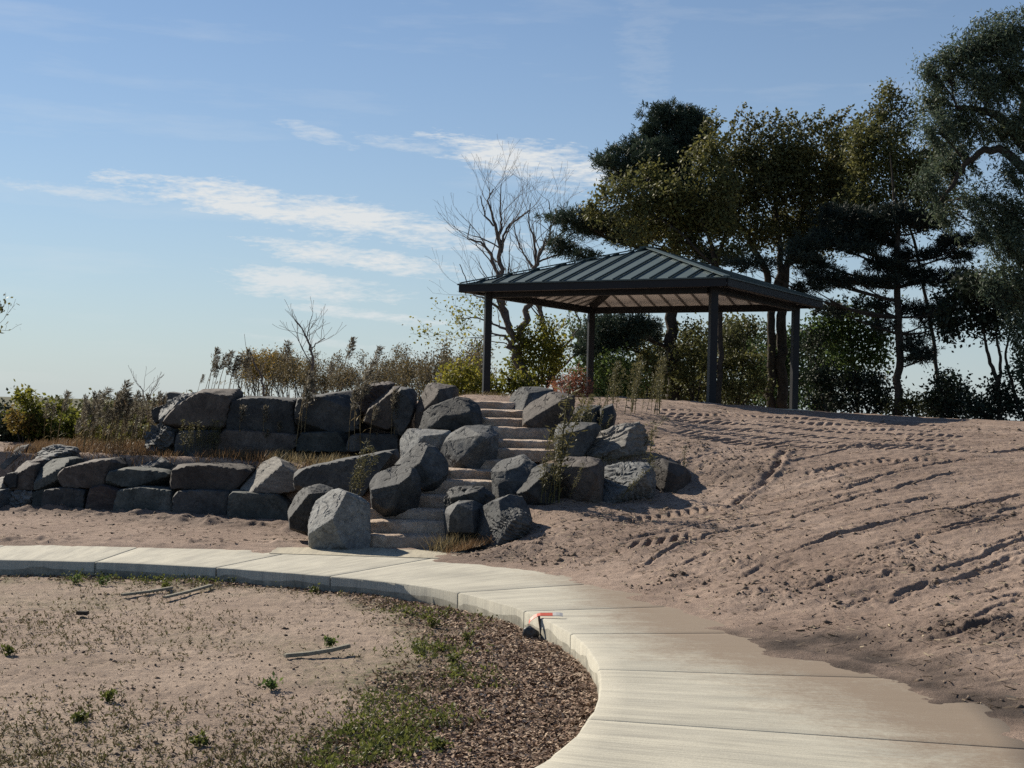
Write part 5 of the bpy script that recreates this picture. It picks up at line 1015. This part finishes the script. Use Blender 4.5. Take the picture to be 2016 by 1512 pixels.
shrub('yellow-green leafy shrub behind the left end of the lower wall', 27, 95, 900, [(70, 826, 32, 24), (108, 820, 30, 22), (145, 832, 30, 22), (175, 845, 24, 18), (52, 798, 10, 22), (90, 855, 46, 22), (150, 862, 34, 18), (48, 784, 7, 10), (30, 830, 26, 22)], L_YELLOW, 71, .3, dens=1.0, leaf=(.085, .055), sigma=.09, per=22)
shrub('dark leafy bush at the far left edge behind the boulders', 27.5, 25, 920, [(0, 850, 26, 22), (35, 848, 26, 24), (15, 880, 36, 26), (60, 880, 30, 22), (-25, 870, 26, 30)], L_DARK, 72, .8, dens=1.2, leaf=(.085, .055), sigma=.09, per=24)
shrub('orange-tinged shrub tip between the two left shrubs', 26.8, 45, 900, [(40, 832, 16, 12), (58, 838, 14, 12), (25, 822, 12, 12)], L_GOLD, 73, .6, dens=1.2, leaf=(.08, .05), sigma=.08, per=20, stems=3)
shrub('olive bush behind the reeds left of the upper wall', 28, 230, 890, [(170, 860, 26, 18), (205, 855, 26, 22), (250, 850, 28, 24), (285, 848, 24, 22), (230, 875, 46, 16), (315, 850, 20, 18)], L_OLIVE, 74, .6, dens=.8, leaf=(.08, .05), sigma=.09, per=18)

# ---------------------------------------------------------------- tall grasses and weeds
def grass_proto(name, seed, style):
    """one stalk, one metre tall, leaning a little to +x"""
    r_ = np.random.default_rng(seed); root = thing(name, '', 'grass', (0, 0, 0)); S = MB(); K = MB(); t = np.linspace(0, 1, 9)[:, None]
    bend = r_.uniform(.02, .10); c = t * np.array([0, 0, 1.0]) + t ** 2.6 * np.array([bend, r_.normal(0, .02), -.02]); S.tube(c, np.linspace(.006, .0025, 9), 4, .5)
    for k in range(3 if style == 'plume' else 2):                            # long blades on the stalk
        z = r_.uniform(.08, .5); a = r_.uniform(0, 6.28); L = r_.uniform(.18, .34); u = np.linspace(0, 1, 5)[:, None]; dr = np.array([math.cos(a) * .5 + .25, math.sin(a) * .4, 0])
        b = np.array([bend * z, 0, z]) + u * dr * L * .7 + u * np.array([0, 0, L * .8]) - u ** 2 * np.array([0, 0, L * .7]); n = np.array([-dr[1], dr[0], 0]); n = n / np.linalg.norm(n) * .006 * (1 - u * .8)
        V = np.concatenate([b - n, b + n]); F = [[i, i + 1, i + 6, i + 5] for i in range(4)]; S.add(V, F, .7)
    if style == 'plume':
        n = 190; z = .66 + .34 * r_.uniform(0, 1, n) ** .9; wd = .045 * np.sin((z - .62) / .40 * np.pi) ** .6
        pos = np.stack([bend * z ** 2.6 + np.abs(r_.normal(0, 1, n)) * wd * .9 - .006, r_.normal(0, 1, n) * wd * .6, z], 1); leaf_quads(K, pos, .06, .012, r_, .9, (.45, 0, .3))
        for k in range(9):
            z0 = .66 + .03 * k; p = np.array([bend * z0 ** 2.6, 0, z0]); q = p + np.array([r_.uniform(.03, .09), r_.normal(0, .03), r_.uniform(.06, .12)]); K.tube(np.array([p, (p + q) / 2 + [.01, 0, .01], q]), [.002, .0016, .001], 3, .5)
    else:
        n = 150; z = r_.uniform(.25, 1, n); pos = np.stack([bend * z ** 2.6 + r_.normal(0, .022, n), r_.normal(0, .022, n), z], 1); leaf_quads(K, pos, .05, .012, r_, .5)
    part('stem', S.verts(), S.faces(), L_STALK if style != 'plume' else L_STRAW, root, False, dict(tint=S.tint())); part('plume' if style == 'plume' else 'leaves', K.verts(), K.faces(), L_PLUME if style == 'plume' else L_STALK, root, False, dict(tint=K.tint()))
    return root
GP = [grass_proto('plume_grass', 600 + k, 'plume') for k in range(5)]; WP = [grass_proto('weed_stalk', 620 + k, 'weed') for k in range(4)]
gused = {}
rg = np.random.default_rng(5)
def place_stalk(pool, x0, y0, d, x1, y1, label, group, fat=1.5):
    p = pool[int(rg.integers(len(pool)))]; o = p if id(p) not in gused else copy_tree(p); gused[id(p)] = 1
    a, b = P(x0, y0, d), P(x1, y1, d); v = b - a; h = np.linalg.norm(v); o.location = tuple(a); o.scale = (h * fat, h * fat, h)
    o.rotation_euler = (rg.normal(0, .06), math.atan2(v[0], v[2]) - .05, rg.uniform(-.5, .5)); tag(o, label, 'grass', group, 'thing'); return o
G_A = ('tall dry grass plume in the clump on the left part of the upper wall top', 'plumes on the upper wall')
for x0, x1, y1 in [(398, 424, 705), (406, 432, 688), (416, 440, 696), (425, 446, 690), (436, 450, 712), (446, 464, 702), (455, 474, 698), (463, 490, 690), (470, 486, 704), (385, 398, 738), (480, 492, 722), (412, 426, 720), (450, 460, 720)]:
    place_stalk(GP, x0, 790, 24.6, x1, y1, *G_A)
place_stalk(GP, 556, 795, 25, 563, 674, 'lone tall grass plume left of the bare sapling on the upper wall', None)
place_stalk(GP, 667, 795, 24.8, 688, 667, 'tallest single grass plume right of the bare sapling above the upper wall', None)
place_stalk(GP, 712, 800, 25, 736, 682, 'thin grass plume behind the striated purple stone of the upper wall', None)
place_stalk(GP, 640, 795, 25, 652, 716, 'short grass plume between the bare sapling and the tallest plume', None)
for x0, x1, y1 in [(583, 606, 735), (592, 600, 765), (598, 612, 750)]: place_stalk(GP, x0, 880, 22.3, x1, y1, 'dry grass stalk in front of the joint between the two biggest upper wall blocks', 'stalks before the upper wall middle')
for x0, x1, y1 in [(686, 694, 770), (698, 702, 745), (710, 716, 728), (726, 736, 800), (770, 778, 770), (776, 780, 800), (735, 742, 850)]: place_stalk(GP, x0, 885, 22.0, x1, y1, 'dry stalk standing before the right part of the upper wall', 'stalks before the upper wall right')
for x0, x1, y1 in [(470, 478, 800), (520, 520, 800), (466, 472, 846), (496, 500, 846), (512, 530, 846), (430, 442, 850), (545, 548, 830)]: place_stalk(GP, x0, 895, 22.5, x1, y1, 'short pale stalk before the left part of the upper wall', 'stalks before the upper wall left')
for k in range(16): place_stalk(WP, 362 + k * 4.4, 890 + rg.uniform(-4, 4), 22.3 + rg.uniform(-.2, .3), 360 + k * 5 + rg.uniform(-6, 10), 826 + rg.uniform(0, 26), 'green weed stalk in the bushy clump at the left foot of the upper wall', 'weeds at the upper wall foot', 1.6)
for x0, x1, y1 in [(160, 200, 764), (164, 172, 800), (172, 182, 812), (150, 152, 830)]: place_stalk(GP, x0, 900, 23.4, x1, y1, 'windblown plume behind the left end of the lower wall, by the flat slab', 'plumes behind the lower wall left end')
for x0, x1, y1 in [(205, 244, 750), (214, 236, 772), (222, 250, 768), (212, 226, 790), (200, 216, 806)]: place_stalk(GP, x0, 895, 23.6, x1, y1, 'tall silky plume left of the reed mass on the ledge', 'silky plumes on the ledge')
for x0, x1, y1 in [(112, 128, 772), (100, 106, 800), (150, 168, 790), (86, 92, 796)]: place_stalk(GP, x0, 880, 25.5, x1, y1, 'plume rising out of the yellow-green shrub', 'plumes in the left shrub')
for k in range(84):
    x0 = rg.uniform(140, 350); place_stalk(GP, x0, 890 + rg.uniform(-6, 4), rg.uniform(23.5, 25.5), x0 + rg.uniform(0, 22), rg.uniform(772, 850), 'thin dry reed in the dense stand left of the upper wall', 'reeds left of the upper wall', 1.2)
for x0, x1, y1 in [(688, 730, 868), (694, 744, 880), (700, 738, 895), (684, 712, 890), (692, 720, 905)]: place_stalk(WP, x0, 985, 18.9, x1, y1, 'leaning green weed in front of the long sloping wall block', 'weeds before the long block', 1.4)
for x0, x1, y1 in [(1065, 1082, 840), (1080, 1116, 832), (1086, 1146, 778), (1092, 1104, 860), (1074, 1078, 900), (1100, 1124, 752)]: place_stalk(WP, x0, 990, 18.1, x1, y1, 'tall green weed stalk before the dark sloping boulder right of the steps', 'tall weeds right of the steps')
place_stalk(WP, 1122, 978, 18.1, 1152, 912, 'short bent stalk before the dark upright boulder', None); place_stalk(WP, 1222, 982, 18.3, 1284, 910, 'stalk leaning across the rippled grey boulder', None)
place_stalk(WP, 1280, 962, 18.9, 1286, 828, 'thin stalk standing by the last small dark boulder', None); place_stalk(WP, 1345, 955, 19.4, 1350, 878, 'short stalk at the right end of the boulder row', None); place_stalk(WP, 1262, 890, 20.2, 1302, 816, 'dry weed rising behind the pale tan boulder', None, 1.8)
for k in range(22): x0 = rg.uniform(1172, 1300); place_stalk(WP, x0, 812 + rg.uniform(-4, 6), rg.uniform(22.5, 24), x0 + rg.uniform(4, 24), rg.uniform(706, 790) if k % 3 else rg.uniform(690, 720), 'olive weed stalk on the crest right of the red bush', 'weeds on the crest', 1.3)
for k in range(16): x0 = rg.uniform(1120, 1190); place_stalk(WP, x0, 850 + rg.uniform(-10, 30), rg.uniform(20.8, 22), x0 + rg.uniform(4, 24), rg.uniform(770, 830), 'weed stalk between the black block and the dark flat-topped boulder', 'weeds above the right row', 1.2)

def blades(mb, x, y, z, h, w, r_, lean=.35):
    n = len(x); p = np.stack([x, y, z], 1); d = np.stack([r_.normal(.15, lean, n), r_.normal(0, lean, n), np.ones(n)], 1); d *= h[:, None]
    s = np.stack([r_.normal(size=n), r_.normal(size=n) * .4, np.zeros(n)], 1); s /= np.linalg.norm(s, axis=1)[:, None]; s *= w
    tip = p + d + np.stack([.3 * h * r_.uniform(-.3, 1, n), np.zeros(n), -.15 * h], 1)
    V = np.stack([p - s, p + s, p + d * .6 + s * .7, tip], 1).reshape(-1, 3); V = np.stack([p - s, p + s, tip + s * .15, tip - s * .15], 1).reshape(-1, 3)
    mb.add(V, np.arange(4 * n).reshape(n, 4), r_.uniform(0, 1, n).repeat(4))
def stuff(name, label, mb, m): return tag(link(name, mesh_data(name, mb.verts(), mb.faces(), m, False, dict(tint=mb.tint()))), label, kind='stuff')
r1 = np.random.default_rng(31)
n = 16000; x = r1.uniform(-8.3, -1.7, n); y1 = np.interp(x, W1X, W1Y); y2 = np.interp(x, W2X, W2Y) + np.where(x < -6, 2.0, .1); y = y1 + .35 + r1.uniform(0, 1, n) * (y2 - y1 - .35)
k = vnoise(x * 2, y * 2, seed=91) > -.45; x, y = x[k], y[k]; z = H0(x, y); pale = x > -3.4 + .5 * vnoise(x * 3, y * 3, seed=92)
for sel, nm, lb, m in ((~pale, 'russet_grass', 'russet dry grass covering the ledge above the lower wall', L_STRAWR), (pale, 'straw_grass', 'pale straw-coloured grass on the ledge above the long sloping block', L_STRAW)):
    mb = MB(); h = r1.uniform(.06, .24, sel.sum()) * (1 + .4 * vnoise(x[sel] * 3, y[sel] * 3, seed=93)); blades(mb, x[sel], y[sel], z[sel] - .01, h, .006, r1); stuff(nm, lb, mb, m)
def tuft(label, px, py, d, rx, n, h, m, name='grass_tuft', ry=None):
    c = P(px, py, d); mb = MB(); xx = c[0] + r1.normal(0, rx, n); yy = c[1] + r1.normal(0, ry or rx * .6, n); zz = np.maximum(H0(xx, yy), c[2] - .25) - .01
    blades(mb, xx, yy, zz, r1.uniform(.4, 1.1, n) * h, .004, r1, .5); b = np.array([c[0], c[1], float(zz.mean())])
    o = link(name, mesh_data(name, mb.verts() - b, mb.faces(), m, False, dict(tint=mb.tint())), None, b); return tag(o, label, kind='stuff')
tuft('dry pale grass tuft growing between the lower steps and the veined boulder', 884, 1046, 17.35, .12, 420, .26, L_STRAW)
tuft('straw grass patch between the pale tan boulder and the rippled boulder', 1240, 898, 19.7, .35, 700, .16, L_STRAW)
tuft('yellow tuft behind the boulder right of the fifth step', 988, 972, 18.4, .10, 260, .2, L_STALK)
tuft('tawny tuft at the foot of the veined boulder', 925, 1074, 17.0, .14, 320, .14, L_STRAWR)
tuft('dry grass patch on the crest above the pale tan boulder', 1190, 838, 21.4, .3, 600, .22, L_STRAW)
tuft('green tuft growing against the third step', 745, 1020, 18.0, .12, 260, .12, L_STALK)
tuft('straw-coloured fringe on top of the upper wall at its left end', 520, 776, 23.6, .8, 900, .12, L_STRAWR, ry=.25)
tuft('grassy fringe at the head of the steps under the shelter', 985, 784, 24.6, .7, 800, .14, L_STRAW, ry=.4)

# ---------------------------------------------------------------- the planting bed: chips, seedlings, weeds
r2 = np.random.default_rng(41)
def bed_points(n):
    y = 6.6 + (15.6 - 6.6) * r2.uniform(0, 1, n) ** 1.25; x = r2.uniform(-.42, .14, n) * y
    d, s, arc = line_dist(x, y, INNER[::4]); k = (s < 0) & (d > .02); return x[k], y[k], d[k], arc[k]
x, y, d, arc = bed_points(150000); w = mulch_w(arc); nz = fbm(x * 2.2, y * 2.2, oct=4, seed=81)
k = r2.uniform(0, 1, len(x)) < sm((w + .02 + nz * .3 - d) / .7 + .4) * (.35 + .65 * (d < 2)); x, y, d = x[k][:40000], y[k][:40000], d[k][:40000]
mb = MB(); n = len(x); z = bed_z(x, y, d) + .006; a = r2.uniform(0, 6.28, n); L = r2.uniform(.008, .024, n) ; dr = np.stack([np.cos(a) * L, np.sin(a) * L, r2.normal(0, .35, n) * L], 1); sd2 = np.stack([-np.sin(a), np.cos(a), r2.normal(0, .5, n)], 1) * (r2.uniform(.003, .008, n))[:, None]
p = np.stack([x, y, z + .006], 1); mb.add(np.stack([p - dr - sd2, p - dr * .8 + sd2, p + dr + sd2 * .8, p + dr * .9 - sd2], 1).reshape(-1, 3), np.arange(4 * n).reshape(n, 4), (r2.uniform(0, 1, n) ** 1.3).repeat(4)); stuff('mulch', 'brown wood chip mulch strewn along the inside of the kerb', mb, L_MULCH)
x, y, d, arc = bed_points(60000); w = mulch_w(arc); dens = np.clip(.18 + .55 * fbm(x * .8, y * .8, oct=4, seed=101), .02, 1) * (d > w * .8) + np.exp(-((d - w) / .3) ** 2) * .5 + .5 * sm((8.8 - y) / 1.4) * (d > w)
k = r2.uniform(0, 1, len(x)) < dens * .55; x, y, d = x[k][:5600], y[k][:5600], d[k][:5600]; n = len(x); mb = MB(); z = bed_z(x, y, d)
for j in range(4): leaf_quads(mb, np.stack([x, y, z + r2.uniform(0, .018, n)], 1) + r2.normal(0, .004, (n, 3)), .028, .008, r2, .9)
stuff('seedlings', 'thin brown-green seedlings sprouting across the sandy bed', mb, L_SEED)
x, y, d, arc = bed_points(40000); w = mulch_w(arc); f = fbm(x * 1.6, y * 1.6, oct=4, seed=111); dens = np.exp(-((d - w + .1) / .26) ** 2) * np.clip(f + .25, 0, 1) * (1 + .6 * (y < 12)); k = r2.uniform(0, 1, len(x)) < dens * .65; x, y, d = x[k][:1900], y[k][:1900], d[k][:1900]; n = len(x); mb = MB(); z = bed_z(x, y, d)
for j in range(7): leaf_quads(mb, np.stack([x, y, z + r2.uniform(0, .045, n)], 1) + r2.normal(0, .018, (n, 3)), .032, .013, r2, .6)
stuff('low_weeds', 'band of low green weeds where the mulch meets the sand', mb, L_WEED)
def weed(label, px, py, size, seed, m=L_WEED):
    c = Pz(px, py, BEDZ); r_ = np.random.default_rng(seed); S = MB(); K = MB()
    for j in range(7):
        a = r_.uniform(0, 6.28); q = c + np.array([math.cos(a), math.sin(a), 0]) * size * r_.uniform(.3, .9) + np.array([0, 0, size * r_.uniform(.5, 1.1)]); cv = curve(c, q, 4, r_, .1, .1); S.tube(cv, [.004, .003, .002, .0015], 3, .5)
        leaf_quads(K, cv[1:].repeat(4, 0) + r_.normal(0, .012, (12, 3)), .036, .018, r_, .3)
    root = thing('weed_plant', label, 'weed', c); part('stem', S.verts(), S.faces(), L_STALK, root, False, dict(tint=S.tint())); part('leaves', K.verts(), K.faces(), m, root, False, dict(tint=K.tint()))
for i, (lb, px, py, sz, m) in enumerate([('dark green leafy weed alone in the sand right of centre', 534, 1358, .10, L_GREEN), ('bright little weed in the lower left of the bed', 215, 1378, .08, L_WEED), ('bright weed at the left edge of the bed', 18, 1288, .08, L_WEED), ('tiny yellow-green weed near the bottom left corner', 158, 1420, .06, L_WEED),
        ('bushy weed at the mulch edge beside the curved stick', 650, 1272, .09, L_GREEN), ('tall green weed in the mulch margin below the strap', 850, 1235, .11, L_WEED), ('leafy weed in the thick of the green band', 920, 1262, .11, L_WEED), ('broad weed clump in the middle of the green band', 890, 1310, .13, L_WEED), ('green weed where the band meets open mulch', 830, 1290, .10, L_WEED), ('weed patch low in the mulch near the bottom edge', 860, 1480, .10, L_WEED),
        ('weed clump by the left part of the kerb, nearest the left edge', 145, 1150, .13, L_GREEN), ('second weed clump by the left part of the kerb', 203, 1152, .13, L_GREEN), ('weed beside the pair of sticks', 325, 1160, .10, L_WEED), ('weed near the bottom of the sand, left of the mulch', 690, 1445, .08, L_WEED), ('yellowish weed at the bottom centre of the bed', 390, 1468, .07, L_WEED), ('weed sprig against the kerb face', 618, 1168, .08, L_WEED)]): weed(lb, px, py, sz * .62, 800 + i, m)
def stake(label, pts, w, h, m, cat='stake', name='wooden_stake'):
    q = np.array([Pz(x, y, BEDZ + .03 + dz) for x, y, dz in pts]); b = q.mean(0); V = []; n = len(q)
    for i in range(n):
        t = q[min(i + 1, n - 1)] - q[max(i - 1, 0)]; t /= np.linalg.norm(t); s_ = np.cross(t, [0, 0, 1]); s_ /= np.linalg.norm(s_); u = np.cross(s_, t)
        V += [q[i] + s_ * w + u * h, q[i] - s_ * w + u * h, q[i] - s_ * w - u * h, q[i] + s_ * w - u * h]
    F = [(0, 1, 2, 3), (4 * n - 1, 4 * n - 2, 4 * n - 3, 4 * n - 4)] + [(4 * i + j, 4 * i + 4 + j, 4 * i + 4 + (j + 1) % 4, 4 * i + (j + 1) % 4) for i in range(n - 1) for j in range(4)]
    o = link(name, mesh_data(name, np.array(V) - b, F, m), None, b); bevel(o, .004, 1); return tag(o, label, cat)
stake('straight weathered stake, left one of the pair near the kerb', [(240, 1171, 0), (290, 1165, .0), (338, 1157, .0)], .022, .012, M_WOOD); stake('pale weathered stake, right one of the pair near the kerb', [(324, 1176, 0), (370, 1165, .0), (416, 1152, .01)], .022, .012, M_WOOD)
stake('curved dark-sided lath lying alone in the middle of the sand', [(560, 1291, .0), (605, 1287, .0), (650, 1280, .01), (688, 1271, .03)], .022, .014, M_WOOD); stake('short dark block of wood on the sand at the left', [(152, 1206, 0), (173, 1207, 0)], .03, .016, M_DARKW, 'wood block', 'wood_block')
# strap over a steel pin by the kerb
def strap():
    d = Pz(1063, 1214, 0)[1] - .07; base = P(1063, 1248, d); root = thing('marker_strap', 'orange strap with white tip bent over a dark pin at the kerb', 'strap', base)
    Q = lambda x, y, dy=0.0: P(x, y, d + dy)
    S = MB(); S.tube(np.array([Q(1065, 1250), Q(1064, 1236), Q(1062, 1222), Q(1061, 1212)]), [.011, .011, .011, .010], 4); part('pin', S.verts(), S.faces(), M_STEEL, root)
    def ribbon(pts, w):
        q = np.array(pts); n = len(q); off = np.array([0, w, w * .35]); V = np.concatenate([q - off, q + off, q - off + [0, 0, -.004], q + off + [0, 0, -.004]])
        F = []
        for i in range(n - 1): F += [(i, i + 1, n + i + 1, n + i), (2 * n + i, 3 * n + i, 3 * n + i + 1, 2 * n + i + 1), (i, 2 * n + i, 2 * n + i + 1, i + 1), (n + i, n + i + 1, 3 * n + i + 1, 3 * n + i)]
        return V, F
    px = [(1042, 1232), (1041, 1226), (1044, 1220), (1050, 1215), (1057, 1211), (1064, 1209), (1072, 1209), (1080, 1209), (1089, 1209)]
    V, F = ribbon([Q(x, y, .02) for x, y in px], .024); part('band', V, F, M_RIBBON, root)
    V, F = ribbon([Q(x, y, .02) for x, y in [(1088, 1208.5), (1095, 1208), (1102, 1208.5), (1108, 1210)]], .026); part('tip', V, F, M_WHITE, root)
    V, F = boulder_geo([(1024, 1246), (1030, 1238), (1042, 1232), (1050, 1236), (1064, 1246), (1052, 1252), (1036, 1250)], d - .02, .10, 905, ico_=ICO3, rough=3); b = V.mean(0)
    o = link('plastic_scrap', mesh_data('plastic_scrap', V - b, F, M_PLASTIC, True), None, b); tag(o, 'crumpled black plastic scrap beside the orange strap', 'scrap')
strap()
# loose lumps, crumbs and straw on the bank
r3 = np.random.default_rng(51); I1 = ico(1); mb = MB()
tx, ty, tz, te, trg = TERR
pool = np.flatnonzero((te > .12) & (ty < 29) & (np.abs(tx) < .4 * ty))
def crumbs(mb, pos, size, r_):
    n = len(pos); D = np.array([[1, 0, 0], [-1, 0, 0], [0, 1, 0], [0, -1, 0], [0, 0, 1], [0, 0, -1.]]); F = np.array([[0, 2, 4], [2, 1, 4], [1, 3, 4], [3, 0, 4], [2, 0, 5], [1, 2, 5], [3, 1, 5], [0, 3, 5]])
    V = pos[:, None, :] + D[None] * (size[:, None] * r_.uniform(.4, 1.4, (n, 6)))[:, :, None] * np.array([1.2, 1, .8]) + r_.normal(0, .25, (n, 6, 3)) * size[:, None, None]
    mb.add(V.reshape(-1, 3), (F[None] + 6 * np.arange(n)[:, None, None]).reshape(-1, 3), r_.uniform(0, 1, n).repeat(6))
pr = trg[pool] ** 1.3 + .03 + .12 * (np.interp(tx[pool], W1X, W1Y) - ty[pool] < 2.2) * (tx[pool] < -2.3) * (np.interp(tx[pool], W1X, W1Y) > ty[pool]); k = r3.choice(pool, 2600, False, pr / pr.sum())
crumbs(mb, np.stack([tx[k], ty[k], tz[k] + .004], 1), np.minimum(r3.gamma(1.5, .0055, len(k)) + .004, .034) * (.6 + .03 * ty[k]), r3)
stuff('soil_clods', 'loose lumps and crumbs of soil scattered over the bare bank', mb, L_CLOD)
mb = MB(); w_ = .35 - .3 * (ty[pool] > 21) + 1.6 * np.exp(-(((tx[pool] - 1.6) / 1.6) ** 2 + ((ty[pool] - 17.2) / 1.6) ** 2)) + .5 * (vnoise(tx[pool] * 1.2, ty[pool] * 1.2, seed=131) > .1); k = r3.choice(pool, 8000, False, w_ / w_.sum()); n = len(k); a = r3.uniform(0, 6.28, n); L = r3.uniform(.012, .045, n)
dr = np.stack([np.cos(a), np.sin(a), r3.normal(0, .18, n)], 1) * L[:, None]; sv = np.stack([-np.sin(a), np.cos(a), r3.normal(0, .6, n)], 1) * .0035; p = np.stack([tx[k], ty[k], tz[k] + .008], 1)
mb.add(np.stack([p - dr - sv, p - dr + sv, p + dr + sv, p + dr - sv], 1).reshape(-1, 3), np.arange(4 * n).reshape(n, 4), r3.uniform(0, 1, n).repeat(4))
stuff('straw_litter', 'fine straw and root bits strewn over the bare bank', mb, L_LITTER)
x, y, d, arc = bed_points(12000); k = (d > mulch_w(arc) * .7) & (r3.uniform(0, 1, len(x)) < .12 + .4 * (vnoise(x * 1.3, y * 1.3, seed=141) > 0)); x, y, d = x[k], y[k], d[k]; mb = MB()
crumbs(mb, np.stack([x, y, bed_z(x, y, d) + .003], 1), np.minimum(r3.gamma(1.3, .0032, len(x)) + .003, .02), r3); stuff('sand_crumbs', 'small dark crumbs and bits lying on the sandy bed', mb, L_CLOD)
